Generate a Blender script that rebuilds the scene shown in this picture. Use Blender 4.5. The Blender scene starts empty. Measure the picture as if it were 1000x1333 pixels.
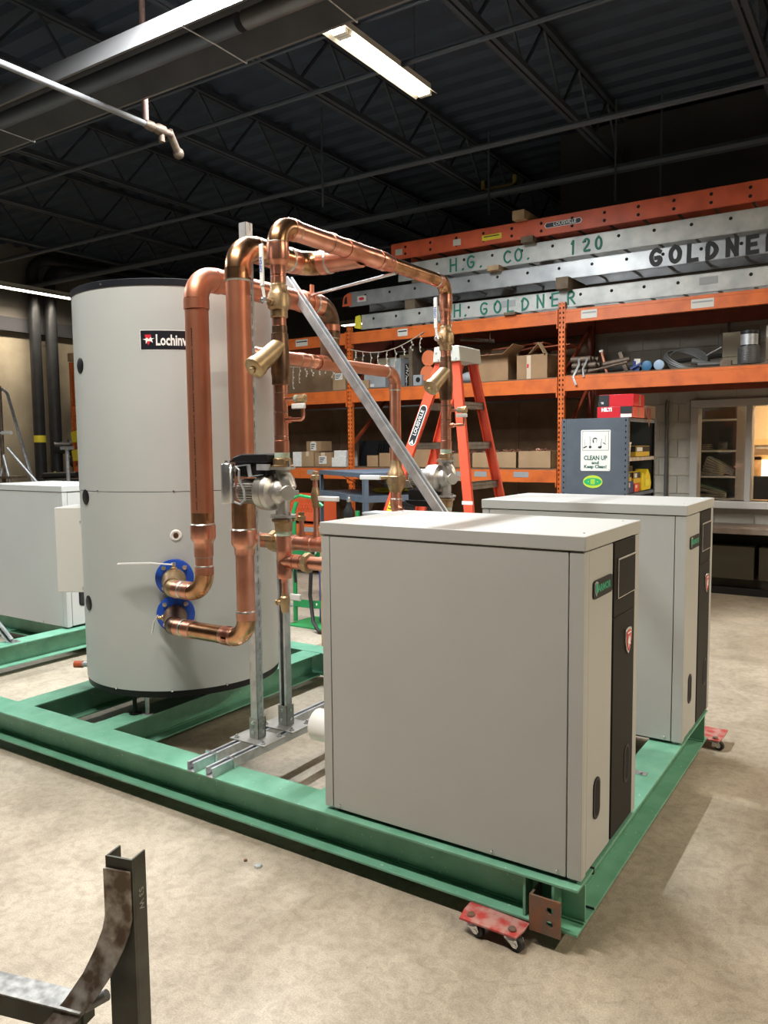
import bpy, math, random
from mathutils import Vector, Matrix
random.seed(7)
PI = math.pi
S = bpy.context.scene
COL = S.collection
R = math.radians

# ------------------------------------------------------------------ camera
cam_d = bpy.data.cameras.new('camera'); cam = bpy.data.objects.new('camera', cam_d); COL.objects.link(cam)
cr = Vector((0.83613731, 0.54842767, -0.01007413)); cu = Vector((-0.03757656, 0.07559308, 0.99643047)); cw = Vector((-0.54723158, 0.83277415, -0.08381422))
cam.matrix_world = Matrix(((cr.x, cu.x, -cw.x, 0.7821529), (cr.y, cu.y, -cw.y, -2.28617705), (cr.z, cu.z, -cw.z, 1.58895351), (0, 0, 0, 1)))
cam_d.sensor_fit = 'HORIZONTAL'; cam_d.sensor_width = 36.0; cam_d.lens = 1022.6121 * 36 / 1000
cam_d.clip_start = 0.05; cam_d.clip_end = 100
S.camera = cam
# ------------------------------------------------------------------ world, exposure
w = bpy.data.worlds.new('world'); S.world = w; w.use_nodes = True
w.node_tree.nodes['Background'].inputs[0].default_value = (0.05, 0.06, 0.08, 1)
w.node_tree.nodes['Background'].inputs[1].default_value = 0.3
S.view_settings.view_transform = 'Standard'; S.view_settings.look = 'None'
S.view_settings.gamma = 1.0; S.view_settings.use_curve_mapping = False
S.view_settings.exposure = 0.10
# strip lamps: (x, y, z, along 'x'/'y', length, watts per tube, colour); one fixture builder below makes body + lamps
NEUT = (0.93, 0.975, 1.0); WARM = (1.0, 0.88, 0.72)
LAMPS = [
    (-2.75, 2.60, 4.62, 'y', 2.44, 270, NEUT, 'white two-tube ceiling strip light hanging above the copper piping'),
    (-2.75, 0.74, 4.62, 'y', 1.22, 230, NEUT, 'white strip light in the row above the skid, towards the viewer'),
    (-1.5, -1.35, 4.62, 'x', 2.44, 165, (1.0, .93, .84), 'white strip light hanging behind the viewer'),
    (5.2, 0.9, 4.62, 'y', 2.44, 330, (1.0, .87, .66), 'white strip light hanging right of the boilers'),
    (-7.4, -0.2, 4.62, 'y', 2.44, 230, NEUT, 'added strip light out of view above the second skid'),  # unseen lamp, added to light the rack and the left side
    (-12.2, 6.2, 4.40, 'y', 1.7, 60, WARM, 'glowing strip light near the left concrete wall'),
    (-8.45, 11.2, 4.13, 'x', 1.3, 30, NEUT, 'glowing strip light behind the silver ladder end'),
    (2.0, 5.1, 4.62, 'y', 1.22, 120, WARM, 'added short strip light out of view, brightening the office wall'),  # added out of frame to lift the block wall and window
]

# ------------------------------------------------------------------ materials
def mat(name, col, rough=0.5, metal=0.0, var=0.0, scale=8.0, bump=0.0, bscale=60.0, col2=None, coords='Object', spec=None, emit=None, thr=(0.35, 0.65), detail=5.0, rvar=0.0, trans=0.0):
    m = bpy.data.materials.new(name); m.use_nodes = True
    nt = m.node_tree; N = nt.nodes; L = nt.links; b = N['Principled BSDF']
    b.inputs['Base Color'].default_value = (*col, 1); b.inputs['Roughness'].default_value = rough; b.inputs['Metallic'].default_value = metal
    if spec is not None: b.inputs['Specular IOR Level'].default_value = spec
    if trans: b.inputs['Transmission Weight'].default_value = trans
    tc = N.new('ShaderNodeTexCoord')
    if var > 0 or col2:
        n = N.new('ShaderNodeTexNoise'); n.inputs['Scale'].default_value = scale; n.inputs['Detail'].default_value = detail
        L.new(tc.outputs[coords], n.inputs['Vector'])
        rp = N.new('ShaderNodeValToRGB'); L.new(n.outputs['Fac'], rp.inputs[0])
        c2 = col2 if col2 else tuple(c * (1 - var) for c in col)
        rp.color_ramp.elements[0].position = thr[0]; rp.color_ramp.elements[1].position = thr[1]
        rp.color_ramp.elements[0].color = (*c2, 1); rp.color_ramp.elements[1].color = (*col, 1)
        L.new(rp.outputs[0], b.inputs['Base Color'])
        if rvar:
            mr = N.new('ShaderNodeMapRange'); L.new(n.outputs['Fac'], mr.inputs[0])
            mr.inputs[3].default_value = rough + rvar; mr.inputs[4].default_value = max(0.05, rough - rvar); L.new(mr.outputs[0], b.inputs['Roughness'])
    if bump > 0:
        n2 = N.new('ShaderNodeTexNoise'); n2.inputs['Scale'].default_value = bscale; n2.inputs['Detail'].default_value = 4
        L.new(tc.outputs[coords], n2.inputs['Vector'])
        bp = N.new('ShaderNodeBump'); bp.inputs['Strength'].default_value = bump; bp.inputs['Distance'].default_value = 0.01
        L.new(n2.outputs['Fac'], bp.inputs['Height']); L.new(bp.outputs[0], b.inputs['Normal'])
    if emit:
        b.inputs['Emission Color'].default_value = (*emit[0], 1); b.inputs['Emission Strength'].default_value = emit[1]
    return m

M = {}
M['cabinet'] = mat('cabinet_enamel', (0.44, 0.445, 0.43), 0.42, var=0.04, scale=3)
M['jacket'] = mat('tank_jacket', (0.46, 0.49, 0.49), 0.40, var=0.04, scale=2)
M['ctrl'] = mat('control_white', (0.66, 0.66, 0.63), 0.45)
M['black'] = mat('black_plastic', (0.010, 0.010, 0.011), 0.42, spec=0.25)
M['blackpanel'] = mat('black_panel', (0.014, 0.013, 0.012), 0.55, spec=0.18)
M['gap'] = mat('dark_void', (0.01, 0.01, 0.01), 0.9)
M['screen'] = mat('glossy_screen', (0.004, 0.005, 0.007), 0.30, spec=0.06)
M['copper'] = mat('copper', (0.84, 0.41, 0.29), 0.30, 0.95, col2=(0.58, 0.24, 0.155), scale=7, thr=(0.3, 0.72), rvar=0.08, bump=0.03, bscale=30)
M['copper_dull'] = mat('copper_dull', (0.64, 0.28, 0.175), 0.40, 0.85, col2=(0.47, 0.18, 0.105), scale=5, thr=(0.3, 0.72), rvar=0.06, bump=0.03, bscale=30)
M['copper_brown'] = mat('copper_heated', (0.66, 0.36, 0.20), 0.26, 1.0, col2=(0.32, 0.17, 0.08), scale=11, thr=(0.35, 0.62), rvar=0.06)
M['copper_dark'] = mat('copper_burnt', (0.30, 0.17, 0.11), 0.34, 0.9, col2=(0.13, 0.085, 0.055), scale=14, thr=(0.35, 0.65))
M['solder'] = mat('solder', (0.62, 0.60, 0.55), 0.35, 0.9, var=0.3, scale=30)
M['solder_g'] = mat('green_flux_residue', (0.42, 0.56, 0.47), 0.7, 0.1, col2=(0.32, 0.30, 0.20), scale=30)
M['bronze'] = mat('bronze', (0.46, 0.33, 0.19), 0.42, 0.9, col2=(0.30, 0.19, 0.10), scale=18, bump=0.08, bscale=120)
M['brass'] = mat('brass', (0.54, 0.40, 0.24), 0.42, 0.85, col2=(0.40, 0.28, 0.15), scale=15, bump=0.04, bscale=90)
M['galv'] = mat('galvanised', (0.62, 0.64, 0.66), 0.36, 0.6, col2=(0.46, 0.48, 0.50), scale=18, thr=(0.4, 0.6))
M['zinc'] = mat('bright_zinc', (0.72, 0.73, 0.74), 0.25, 0.95)
M['alu'] = mat('cast_aluminium', (0.56, 0.54, 0.51), 0.38, 0.85, var=0.2, scale=12, bump=0.05, bscale=150)
M['alu_ladder'] = mat('ladder_aluminium', (0.47, 0.48, 0.48), 0.42, 0.55, col2=(0.30, 0.31, 0.32), scale=5, thr=(0.3, 0.7))
M['alu_ladder_w'] = mat('worn_white_aluminium', (0.50, 0.50, 0.47), 0.5, 0.25, col2=(0.33, 0.34, 0.33), scale=6, thr=(0.3, 0.62))
def green_mat():
    m = mat('green_paint', (0.17, 0.40, 0.28), 0.40, col2=(0.11, 0.30, 0.195), scale=9, thr=(0.3, 0.7), detail=8, rvar=0.06)
    nt = m.node_tree; N = nt.nodes; L = nt.links; b = N['Principled BSDF']
    src = b.inputs['Base Color'].links[0].from_socket
    tc = [n for n in N if n.type == 'TEX_COORD'][0]
    v = N.new('ShaderNodeTexNoise'); v.inputs['Scale'].default_value = 60; v.inputs['Detail'].default_value = 2; L.new(tc.outputs['Object'], v.inputs['Vector'])
    r = N.new('ShaderNodeValToRGB'); r.color_ramp.elements[0].position = 0.70; r.color_ramp.elements[1].position = 0.73; L.new(v.outputs['Fac'], r.inputs[0])
    mx = N.new('ShaderNodeMixRGB'); L.new(r.outputs[0], mx.inputs[0]); L.new(src, mx.inputs[1]); mx.inputs[2].default_value = (0.34, 0.52, 0.42, 1)
    L.new(mx.outputs[0], b.inputs['Base Color'])
    return m
M['green'] = green_mat()
M['green_dark'] = mat('green_cart', (0.02, 0.26, 0.08), 0.4)
M['rust'] = mat('raw_rusty_steel', (0.16, 0.12, 0.10), 0.6, 0.4, col2=(0.26, 0.12, 0.07), scale=14, thr=(0.4, 0.62), bump=0.1)
M['steel_dark'] = mat('mill_scale_steel', (0.46, 0.43, 0.39), 0.36, 0.55, col2=(0.12, 0.085, 0.06), scale=22, thr=(0.42, 0.64), bump=0.08, detail=9, rvar=0.08)
M['steel_green'] = mat('grey_green_steel', (0.075, 0.078, 0.062), 0.5, 0.25, col2=(0.045, 0.042, 0.032), scale=12)
M['bare_top'] = mat('bare_ground_steel', (0.33, 0.33, 0.32), 0.5, 0.4, var=0.55, scale=40)
M['red_paint'] = mat('worn_red_paint', (0.42, 0.05, 0.045), 0.5, col2=(0.46, 0.24, 0.21), scale=22, thr=(0.38, 0.58), detail=8)
M['rubber'] = mat('black_rubber', (0.014, 0.014, 0.014), 0.55)
M['blue'] = mat('blue_flange', (0.012, 0.07, 0.42), 0.35)
M['white'] = mat('white_plastic', (0.80, 0.80, 0.78), 0.4)
M['handle_white'] = mat('white_handle', (0.72, 0.73, 0.72), 0.4)
M['ink_blue'] = mat('blue_ink', (0.10, 0.16, 0.42), 0.5)
M['text_white'] = mat('printed_white', (0.85, 0.86, 0.86), 0.5)
M['text_black'] = mat('printed_black', (0.015, 0.018, 0.02), 0.5)
M['text_dkgreen'] = mat('printed_dark_green', (0.012, 0.09, 0.07), 0.5)
M['text_green'] = mat('printed_green', (0.01, 0.36, 0.20), 0.4)
M['red'] = mat('glossy_red', (0.55, 0.02, 0.03), 0.3)
M['badge_red'] = mat('badge_red', (0.62, 0.03, 0.05), 0.35)
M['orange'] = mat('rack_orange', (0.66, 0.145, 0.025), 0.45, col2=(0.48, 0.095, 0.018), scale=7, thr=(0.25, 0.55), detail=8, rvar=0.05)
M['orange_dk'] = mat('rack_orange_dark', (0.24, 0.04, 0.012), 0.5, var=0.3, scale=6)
M['ladder_or'] = mat('ladder_orange', (0.80, 0.10, 0.045), 0.42, var=0.12, scale=6)
M['ladder_or2'] = mat('old_ladder_orange', (0.72, 0.13, 0.055), 0.5, var=0.25, scale=5)
M['step'] = mat('ladder_step', (0.34, 0.31, 0.27), 0.45, 0.6, var=0.3, scale=20)
M['cap_grey'] = mat('ladder_cap', (0.50, 0.50, 0.45), 0.5)
M['card'] = mat('cardboard', (0.36, 0.225, 0.12), 0.85, var=0.2, scale=5)
M['card_lt'] = mat('light_cardboard', (0.40, 0.265, 0.145), 0.85, var=0.15, scale=6)
M['card_dk'] = mat('cardboard_inside', (0.16, 0.10, 0.06), 0.9)
M['tape'] = mat('packing_tape', (0.62, 0.50, 0.36), 0.35)
M['paper'] = mat('paper_white', (0.75, 0.74, 0.70), 0.7, var=0.12, scale=30)
M['ply'] = mat('plywood', (0.20, 0.12, 0.065), 0.8, col2=(0.13, 0.07, 0.035), scale=5, thr=(0.3, 0.7), bump=0.1)
M['ply_lt'] = mat('plywood_front', (0.30, 0.195, 0.11), 0.8, col2=(0.20, 0.12, 0.06), scale=4)
M['lumber'] = mat('lumber', (0.46, 0.31, 0.17), 0.75, var=0.3, scale=10)
M['lumber_dk'] = mat('old_lumber', (0.16, 0.12, 0.08), 0.85, var=0.3, scale=10)
M['grey_metal'] = mat('grey_enclosure', (0.33, 0.35, 0.36), 0.45)
M['shelf_blue'] = mat('shelving_slate', (0.085, 0.105, 0.13), 0.42, var=0.12, scale=8)
M['cart_blue'] = mat('cart_slate', (0.095, 0.125, 0.165), 0.45, var=0.15, scale=8)
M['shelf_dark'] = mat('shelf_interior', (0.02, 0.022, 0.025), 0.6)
M['yellow'] = mat('yellow_plastic', (0.72, 0.56, 0.02), 0.4)
M['yellow_box'] = mat('yellow_box', (0.62, 0.40, 0.03), 0.6)
M['blue_box'] = mat('navy_box', (0.03, 0.05, 0.16), 0.5)
M['pipe_black'] = mat('black_pipe_paint', (0.028, 0.029, 0.031), 0.36, var=0.3, scale=6)
M['pipe_brown'] = mat('brown_fittings', (0.17, 0.125, 0.09), 0.55, 0.4, var=0.4, scale=20, bump=0.1)
M['chalk'] = mat('chalk_marks', (0.30, 0.30, 0.27), 0.9)
M['deck'] = mat('ceiling_deck', (0.030, 0.045, 0.070), 0.7, var=0.25, scale=3)
M['joist'] = mat('joist_steel', (0.028, 0.036, 0.048), 0.6)
M['ceil_pipe'] = mat('ceiling_pipe', (0.05, 0.06, 0.075), 0.5)
M['refl'] = mat('heater_steel', (0.17, 0.165, 0.165), 0.42, 0.55, var=0.2, scale=3)
M['refl_shade'] = mat('heater_inner_shade', (0.085, 0.085, 0.09), 0.5, 0.3, var=0.25, scale=4)  # darker copy of the heater steel; shade inside the reflector is in the colour
M['tube_dark'] = mat('heater_tube', (0.10, 0.11, 0.13), 0.5, 0.5)
M['pipe_white'] = mat('white_painted_pipe', (0.22, 0.22, 0.225), 0.55, var=0.2, scale=10)
M['copper_conduit'] = mat('brown_conduit', (0.30, 0.19, 0.16), 0.6)
M['fixture'] = mat('fixture_white', (0.75, 0.72, 0.64), 0.4)
M['lamp'] = mat('lamp_tube', (1, 1, 1), 0.5, emit=((1.0, 0.88, 0.70), 12.0))
M['lamp_soft'] = mat('bulb_glow', (1, 0.8, 0.5), 0.5, emit=((1.0, 0.72, 0.42), 5.0))
M['wire'] = mat('cream_wire', (0.55, 0.46, 0.36), 0.6)
M['cable'] = mat('grey_cable', (0.12, 0.12, 0.115), 0.45, 0.3)
M['hose'] = mat('green_hose', (0.02, 0.30, 0.09), 0.4)
M['crate_or'] = mat('orange_crate', (0.70, 0.12, 0.04), 0.5)
M['binder'] = mat('white_binder', (0.72, 0.72, 0.68), 0.6)
M['binder_g'] = mat('green_binder', (0.30, 0.52, 0.34), 0.6)
M['cream'] = mat('cream_paint', (0.60, 0.50, 0.36), 0.6)
M['trimw'] = mat('window_trim', (0.38, 0.36, 0.33), 0.5)
M['fabric'] = mat('chair_fabric', (0.030, 0.030, 0.031), 0.9, bump=0.3, bscale=300)
M['office_wall'] = mat('office_wall_paint', (0.42, 0.385, 0.33), 0.8)
M['oak'] = mat('oak', (0.42, 0.26, 0.12), 0.5, var=0.2, scale=8)
M['counter'] = mat('counter_top', (0.22, 0.17, 0.135), 0.5, var=0.3, scale=6)
M['paint_green'] = mat('brushed_green_paint', (0.005, 0.15, 0.10), 0.6)
M['paint_black'] = mat('sprayed_black_paint', (0.015, 0.015, 0.015), 0.6)
M['label_y'] = mat('yellow_label', (0.78, 0.68, 0.05), 0.5)
M['label_w'] = mat('white_label', (0.62, 0.60, 0.54), 0.6)
M['label_g'] = mat('grey_label', (0.30, 0.31, 0.31), 0.6)
M['glass'] = mat('glass', (1, 1, 1), 0.02, trans=1.0)
M['grease'] = mat('dark_debris', (0.03, 0.03, 0.03), 0.8)
M['bag'] = mat('clear_bag', (0.38, 0.40, 0.42), 0.3)
M['scrap'] = mat('copper_scraps', (0.42, 0.20, 0.13), 0.4, 0.6, var=0.5, scale=60)

def floor_mat():
    m = bpy.data.materials.new('concrete_floor'); m.use_nodes = True; nt = m.node_tree; N = nt.nodes; L = nt.links; b = N['Principled BSDF']
    tc = N.new('ShaderNodeTexCoord')
    def noise(s, d, dist=0.0):
        n = N.new('ShaderNodeTexNoise'); n.inputs['Scale'].default_value = s; n.inputs['Detail'].default_value = d; n.inputs['Distortion'].default_value = dist
        L.new(tc.outputs['Object'], n.inputs['Vector']); return n
    def ramp(n, p0, p1, c0, c1):
        r = N.new('ShaderNodeValToRGB'); r.color_ramp.elements[0].position = p0; r.color_ramp.elements[1].position = p1
        r.color_ramp.elements[0].color = (*c0, 1); r.color_ramp.elements[1].color = (*c1, 1); L.new(n, r.inputs[0]); return r
    def mix(f, a, c, mode='MULTIPLY'):
        x = N.new('ShaderNodeMixRGB'); x.blend_type = mode
        if isinstance(f, float): x.inputs[0].default_value = f
        else: L.new(f, x.inputs[0])
        L.new(a, x.inputs[1])
        if isinstance(c, tuple): x.inputs[2].default_value = (*c, 1)
        else: L.new(c, x.inputs[2])
        return x
    base = ramp(noise(1.3, 8, 0.4).outputs['Fac'], 0.30, 0.68, (0.315, 0.268, 0.205), (0.425, 0.372, 0.30))
    mid = ramp(noise(5, 10, 0.6).outputs['Fac'], 0.34, 0.58, (0.87, 0.86, 0.845), (1.04, 1.035, 1.03))
    fine = ramp(noise(190, 8).outputs['Fac'], 0.36, 0.60, (0.80, 0.79, 0.77), (1.06, 1.06, 1.06))
    m2 = ramp(noise(26, 9, 0.8).outputs['Fac'], 0.34, 0.58, (0.84, 0.83, 0.81), (1.05, 1.05, 1.04))
    x = mix(1.0, base.outputs[0], mid.outputs[0]); x = mix(1.0, x.outputs[0], m2.outputs[0]); x = mix(1.0, x.outputs[0], fine.outputs[0])
    # dark spots of oil and a few green/blue paint drips
    v = N.new('ShaderNodeTexVoronoi'); v.inputs['Scale'].default_value = 5.5; L.new(tc.outputs['Object'], v.inputs['Vector'])
    sp = ramp(v.outputs['Distance'], 0.045, 0.075, (1, 1, 1), (0, 0, 0))
    cn = ramp(noise(2.2, 3).outputs['Fac'], 0.55, 0.60, (0, 0, 0), (1, 1, 1))
    mm = mix(1.0, sp.outputs[0], cn.outputs[0])
    x = mix(mm.outputs[0], x.outputs[0], (0.16, 0.15, 0.13), 'MIX')
    v2 = N.new('ShaderNodeTexVoronoi'); v2.inputs['Scale'].default_value = 26; L.new(tc.outputs['Object'], v2.inputs['Vector'])
    sp2 = ramp(v2.outputs['Distance'], 0.06, 0.10, (1, 1, 1), (0, 0, 0))
    cn2 = ramp(noise(6, 3).outputs['Fac'], 0.60, 0.64, (0, 0, 0), (1, 1, 1))
    mm2 = mix(1.0, sp2.outputs[0], cn2.outputs[0])
    x = mix(mm2.outputs[0], x.outputs[0], (0.22, 0.20, 0.17), 'MIX')
    # hairline cracks
    mp = N.new('ShaderNodeMapping'); mp.inputs['Scale'].default_value = (0.22, 0.22, 0.22); L.new(tc.outputs['Object'], mp.inputs[0])
    dn = noise(3.0, 6)
    va = N.new('ShaderNodeMixRGB'); va.inputs[0].default_value = 0.25; L.new(mp.outputs[0], va.inputs[1]); L.new(dn.outputs['Color'], va.inputs[2])
    v3 = N.new('ShaderNodeTexVoronoi'); v3.feature = 'DISTANCE_TO_EDGE'; v3.inputs['Scale'].default_value = 1.0; L.new(va.outputs[0], v3.inputs['Vector'])
    ck = ramp(v3.outputs['Distance'], 0.0005, 0.003, (0.74, 0.74, 0.74), (1, 1, 1))
    x = mix(0.6, x.outputs[0], ck.outputs[0])
    L.new(x.outputs[0], b.inputs['Base Color'])
    rr = ramp(noise(3, 6).outputs['Fac'], 0.3, 0.7, (0.42,) * 3, (0.62,) * 3); L.new(rr.outputs[0], b.inputs['Roughness'])
    bp = N.new('ShaderNodeBump'); bp.inputs['Strength'].default_value = 0.05; bp.inputs['Distance'].default_value = 0.004
    L.new(noise(300, 4).outputs['Fac'], bp.inputs['Height']); L.new(bp.outputs[0], b.inputs['Normal'])
    return m
M['floor'] = floor_mat()
M['concrete'] = mat('old_concrete_wall', (0.43, 0.37, 0.27), 0.85, col2=(0.20, 0.17, 0.12), scale=0.9, thr=(0.32, 0.62), detail=9, bump=0.2, bscale=15)
M['concrete_up'] = mat('upper_concrete_wall', (0.20, 0.18, 0.15), 0.85, col2=(0.13, 0.12, 0.11), scale=0.7, thr=(0.3, 0.7), detail=8)
M['dark_ledge'] = mat('black_wall_ledge', (0.05, 0.05, 0.055), 0.8)  # near-black tone for the projecting ledge on the left wall
M['mortar'] = mat('mortar', (0.50, 0.46, 0.39), 0.9, var=0.15, scale=10)
M['block'] = mat('block_grey', (0.42, 0.39, 0.33), 0.85, var=0.18, scale=3, bump=0.2, bscale=60, coords='Object')
M['block_d'] = mat('block_darker', (0.35, 0.32, 0.27), 0.85, var=0.18, scale=3, bump=0.2, bscale=60)
M['walldark'] = mat('dim_wall', (0.12, 0.115, 0.11), 0.9, var=0.2, scale=1)

# ------------------------------------------------------------------ mesh builder (world coordinates in, thing-local mesh out)
ORG = {}
def org(o): return ORG[o.name] if o is not None else Vector((0, 0, 0))
class MB:
    def __init__(s, T=None): s.v = []; s.f = []; s.T = T
    def add(s, vs, fs):
        k = len(s.v)
        for p in vs:
            p = Vector(p); s.v.append(s.T @ p if s.T is not None else p)
        s.f += [tuple(i + k for i in f) for f in fs]; return s
    def box(s, x0, x1, y0, y1, z0, z1):
        return s.add([(x0, y0, z0), (x1, y0, z0), (x1, y1, z0), (x0, y1, z0), (x0, y0, z1), (x1, y0, z1), (x1, y1, z1), (x0, y1, z1)],
                     [(0, 3, 2, 1), (4, 5, 6, 7), (0, 1, 5, 4), (1, 2, 6, 5), (2, 3, 7, 6), (3, 0, 4, 7)])
    def obox(s, c, ex, ey, ez, hx, hy, hz):
        c = Vector(c); ex = Vector(ex).normalized() * hx; ey = Vector(ey).normalized() * hy; ez = Vector(ez).normalized() * hz
        vs = [c + a * ex + b * ey + d * ez for d in (-1, 1) for a, b in ((-1, -1), (1, -1), (1, 1), (-1, 1))]
        return s.add(vs, [(0, 3, 2, 1), (4, 5, 6, 7), (0, 1, 5, 4), (1, 2, 6, 5), (2, 3, 7, 6), (3, 0, 4, 7)])
    def bar(s, p0, p1, wx, wz, up=(0, 0, 1)):
        p0 = Vector(p0); p1 = Vector(p1); d = (p1 - p0); l = d.length; d.normalize(); u = Vector(up)
        if abs(d.dot(u)) > 0.98: u = Vector((1, 0, 0))
        sd = d.cross(u).normalized(); u2 = sd.cross(d).normalized()
        return s.obox((p0 + p1) / 2, d, sd, u2, l / 2, wx / 2, wz / 2)
    def tube(s, pts, r, n=16, caps=True):
        pts = [Vector(p) for p in pts]; rs = r if isinstance(r, (list, tuple)) else [r] * len(pts)
        m = len(pts); tg = []
        for i in range(m):
            a = pts[max(0, i - 1)]; b = pts[min(m - 1, i + 1)]; t = b - a
            if t.length < 1e-9: t = tg[-1].copy() if tg else Vector((0, 0, 1))
            tg.append(t.normalized())
        nrm = tg[0].orthogonal().normalized(); vs = []
        for i in range(m):
            nrm = (nrm - tg[i] * nrm.dot(tg[i])).normalized(); bn = tg[i].cross(nrm)
            for k in range(n):
                a = 2 * PI * k / n; vs.append(pts[i] + (nrm * math.cos(a) + bn * math.sin(a)) * rs[i])
        fs = [(i * n + k, i * n + (k + 1) % n, (i + 1) * n + (k + 1) % n, (i + 1) * n + k) for i in range(m - 1) for k in range(n)]
        if caps: fs += [tuple(range(n - 1, -1, -1)), tuple(range((m - 1) * n, m * n))]
        return s.add(vs, fs)
    def lathe(s, o, ax, prof, n=24, caps=True):
        """prof = [(distance along axis, radius)]"""
        o = Vector(o); ax = Vector(ax).normalized(); a = ax.orthogonal().normalized(); b = ax.cross(a); m = len(prof)
        vs = [o + ax * t + (a * math.cos(2 * PI * k / n) + b * math.sin(2 * PI * k / n)) * r for t, r in prof for k in range(n)]
        fs = [(i * n + k, i * n + (k + 1) % n, (i + 1) * n + (k + 1) % n, (i + 1) * n + k) for i in range(m - 1) for k in range(n)]
        if caps: fs += [tuple(range(n - 1, -1, -1)), tuple(range((m - 1) * n, m * n))]
        return s.add(vs, fs)
    def prism(s, poly, o, ex, ey, d):
        o = Vector(o); ex = Vector(ex); ey = Vector(ey); nz = ex.cross(ey).normalized() * d; n = len(poly)
        a = [o + ex * x + ey * y for x, y in poly]
        return s.add(a + [p + nz for p in a], [tuple(range(n - 1, -1, -1)), tuple(range(n, 2 * n))] + [(i, (i + 1) % n, n + (i + 1) % n, n + i) for i in range(n)])
    def ball(s, c, r, sx=1, sy=1, sz=1, nu=12, nv=8):
        c = Vector(c); vs = []; fs = []
        for i in range(1, nv):
            t = PI * i / nv
            for k in range(nu):
                a = 2 * PI * k / nu; vs.append(c + Vector((sx * r * math.sin(t) * math.cos(a), sy * r * math.sin(t) * math.sin(a), sz * r * math.cos(t))))
        for i in range(nv - 2):
            for k in range(nu): fs.append((i * nu + k, (i + 1) * nu + k, (i + 1) * nu + (k + 1) % nu, i * nu + (k + 1) % nu))
        fs.append(tuple(range(nu))); fs.append(tuple(range((nv - 2) * nu + nu - 1, (nv - 2) * nu - 1, -1)))
        return s.add(vs, fs)
    def build(s, name, m, parent=None, label=None, bevel=0.0, loc=None, smooth=True, ang=38):
        o0 = org(parent) if parent is not None else Vector(loc if loc else (0, 0, 0))
        me = bpy.data.meshes.new(name); me.from_pydata([v - o0 for v in s.v], [], s.f); me.validate(); me.update()
        me.materials.append(M[m] if isinstance(m, str) else m)
        if smooth:
            me.polygons.foreach_set('use_smooth', [True] * len(me.polygons)); me.set_sharp_from_angle(angle=R(ang))
        o = bpy.data.objects.new(name, me); COL.objects.link(o); ORG[o.name] = o0
        if parent is not None: o.parent = parent
        else: o.location = o0
        if label: o['label'] = label
        if bevel > 0:
            bv = o.modifiers.new('bevel', 'BEVEL'); bv.width = bevel; bv.segments = 2; bv.limit_method = 'ANGLE'; bv.angle_limit = R(50)
            bv.harden_normals = False
        return o
def thing(name, label, cat, loc, group=None):
    o = bpy.data.objects.new(name, None); COL.objects.link(o); o.location = loc; o.empty_display_size = 0.1
    ORG[o.name] = Vector(loc); o['label'] = label; o['category'] = cat
    if group: o['group'] = group
    return o
def tag(o, label, cat, group=None):
    o['label'] = label; o['category'] = cat
    if group: o['group'] = group
    return o
def struct(o): o['kind'] = 'structure'; return o
def dup(root, loc, label):
    r = root.copy(); COL.objects.link(r); r.location = loc; r['label'] = label
    for ch in list(root.children):
        c = ch.copy(); COL.objects.link(c); c.parent = r
        for g in list(ch.children):
            d = g.copy(); COL.objects.link(d); d.parent = c
    return r
def text(name, body, size, m, parent, o, ex, ey, depth=0.0006, bold=0.0, align='CENTER', sx=1.0, warp=None):
    """flat lettering as a mesh; o = centre, ex/ey = reading and up directions"""
    cu_ = bpy.data.curves.new(name, 'FONT'); cu_.body = body; cu_.size = size; cu_.align_x = align; cu_.align_y = 'CENTER'; cu_.offset = bold; cu_.resolution_u = 2
    t = bpy.data.objects.new(name, cu_); COL.objects.link(t)
    dg = bpy.context.evaluated_depsgraph_get(); me = bpy.data.meshes.new_from_object(t.evaluated_get(dg))
    bpy.data.objects.remove(t); ex = Vector(ex).normalized(); ey = Vector(ey).normalized(); nz = ex.cross(ey); o = Vector(o)
    b = MB()
    for v in me.vertices:
        x, y = v.co.x * sx, v.co.y
        b.v.append(warp(x, y) if warp else o + ex * x + ey * y + nz * depth)
    b.f = [tuple(p.vertices) for p in me.polygons]
    bpy.data.meshes.remove(me)
    return b.build(name, m, parent, smooth=False)
# brushed letters as polylines on a 0.62 x 1 cell
GL = {'H': [[(0, 0), (0, 1)], [(.55, 0), (.55, 1)], [(0, .5), (.55, .52)]], '.': [[(0.1, .0), (.16, .05)]],
      'G': [[(.6, .85), (.35, 1), (.1, .85), (0, .5), (.12, .12), (.38, 0), (.6, .18), (.6, .45), (.35, .45)]],
      'C': [[(.58, .85), (.35, 1), (.1, .82), (0, .5), (.12, .15), (.38, 0), (.6, .15)]],
      'O': [[(.3, 1), (.06, .8), (0, .45), (.12, .1), (.34, 0), (.56, .18), (.62, .55), (.5, .88), (.3, 1)]],
      'L': [[(.02, 1), (0, 0), (.5, .02)]], 'D': [[(0, 0), (0, 1), (.35, .9), (.58, .5), (.36, .1), (0, 0)]],
      'N': [[(0, 0), (0, 1), (.52, 0), (.54, 1)]], 'E': [[(.52, 1), (0, .98), (0, 0), (.54, .02)], [(0, .5), (.42, .52)]],
      'R': [[(0, 0), (0, 1), (.42, .95), (.5, .72), (.38, .52), (0, .48)], [(.2, .48), (.56, 0)]],
      '1': [[(.18, .8), (.3, 1), (.28, 0)]], '2': [[(.03, .75), (.25, 1), (.5, .85), (.45, .55), (.02, .02), (.55, .05)]],
      '0': [[(.3, 1), (.08, .75), (.08, .25), (.3, 0), (.52, .25), (.52, .75), (.3, 1)]], ' ': []}
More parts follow.
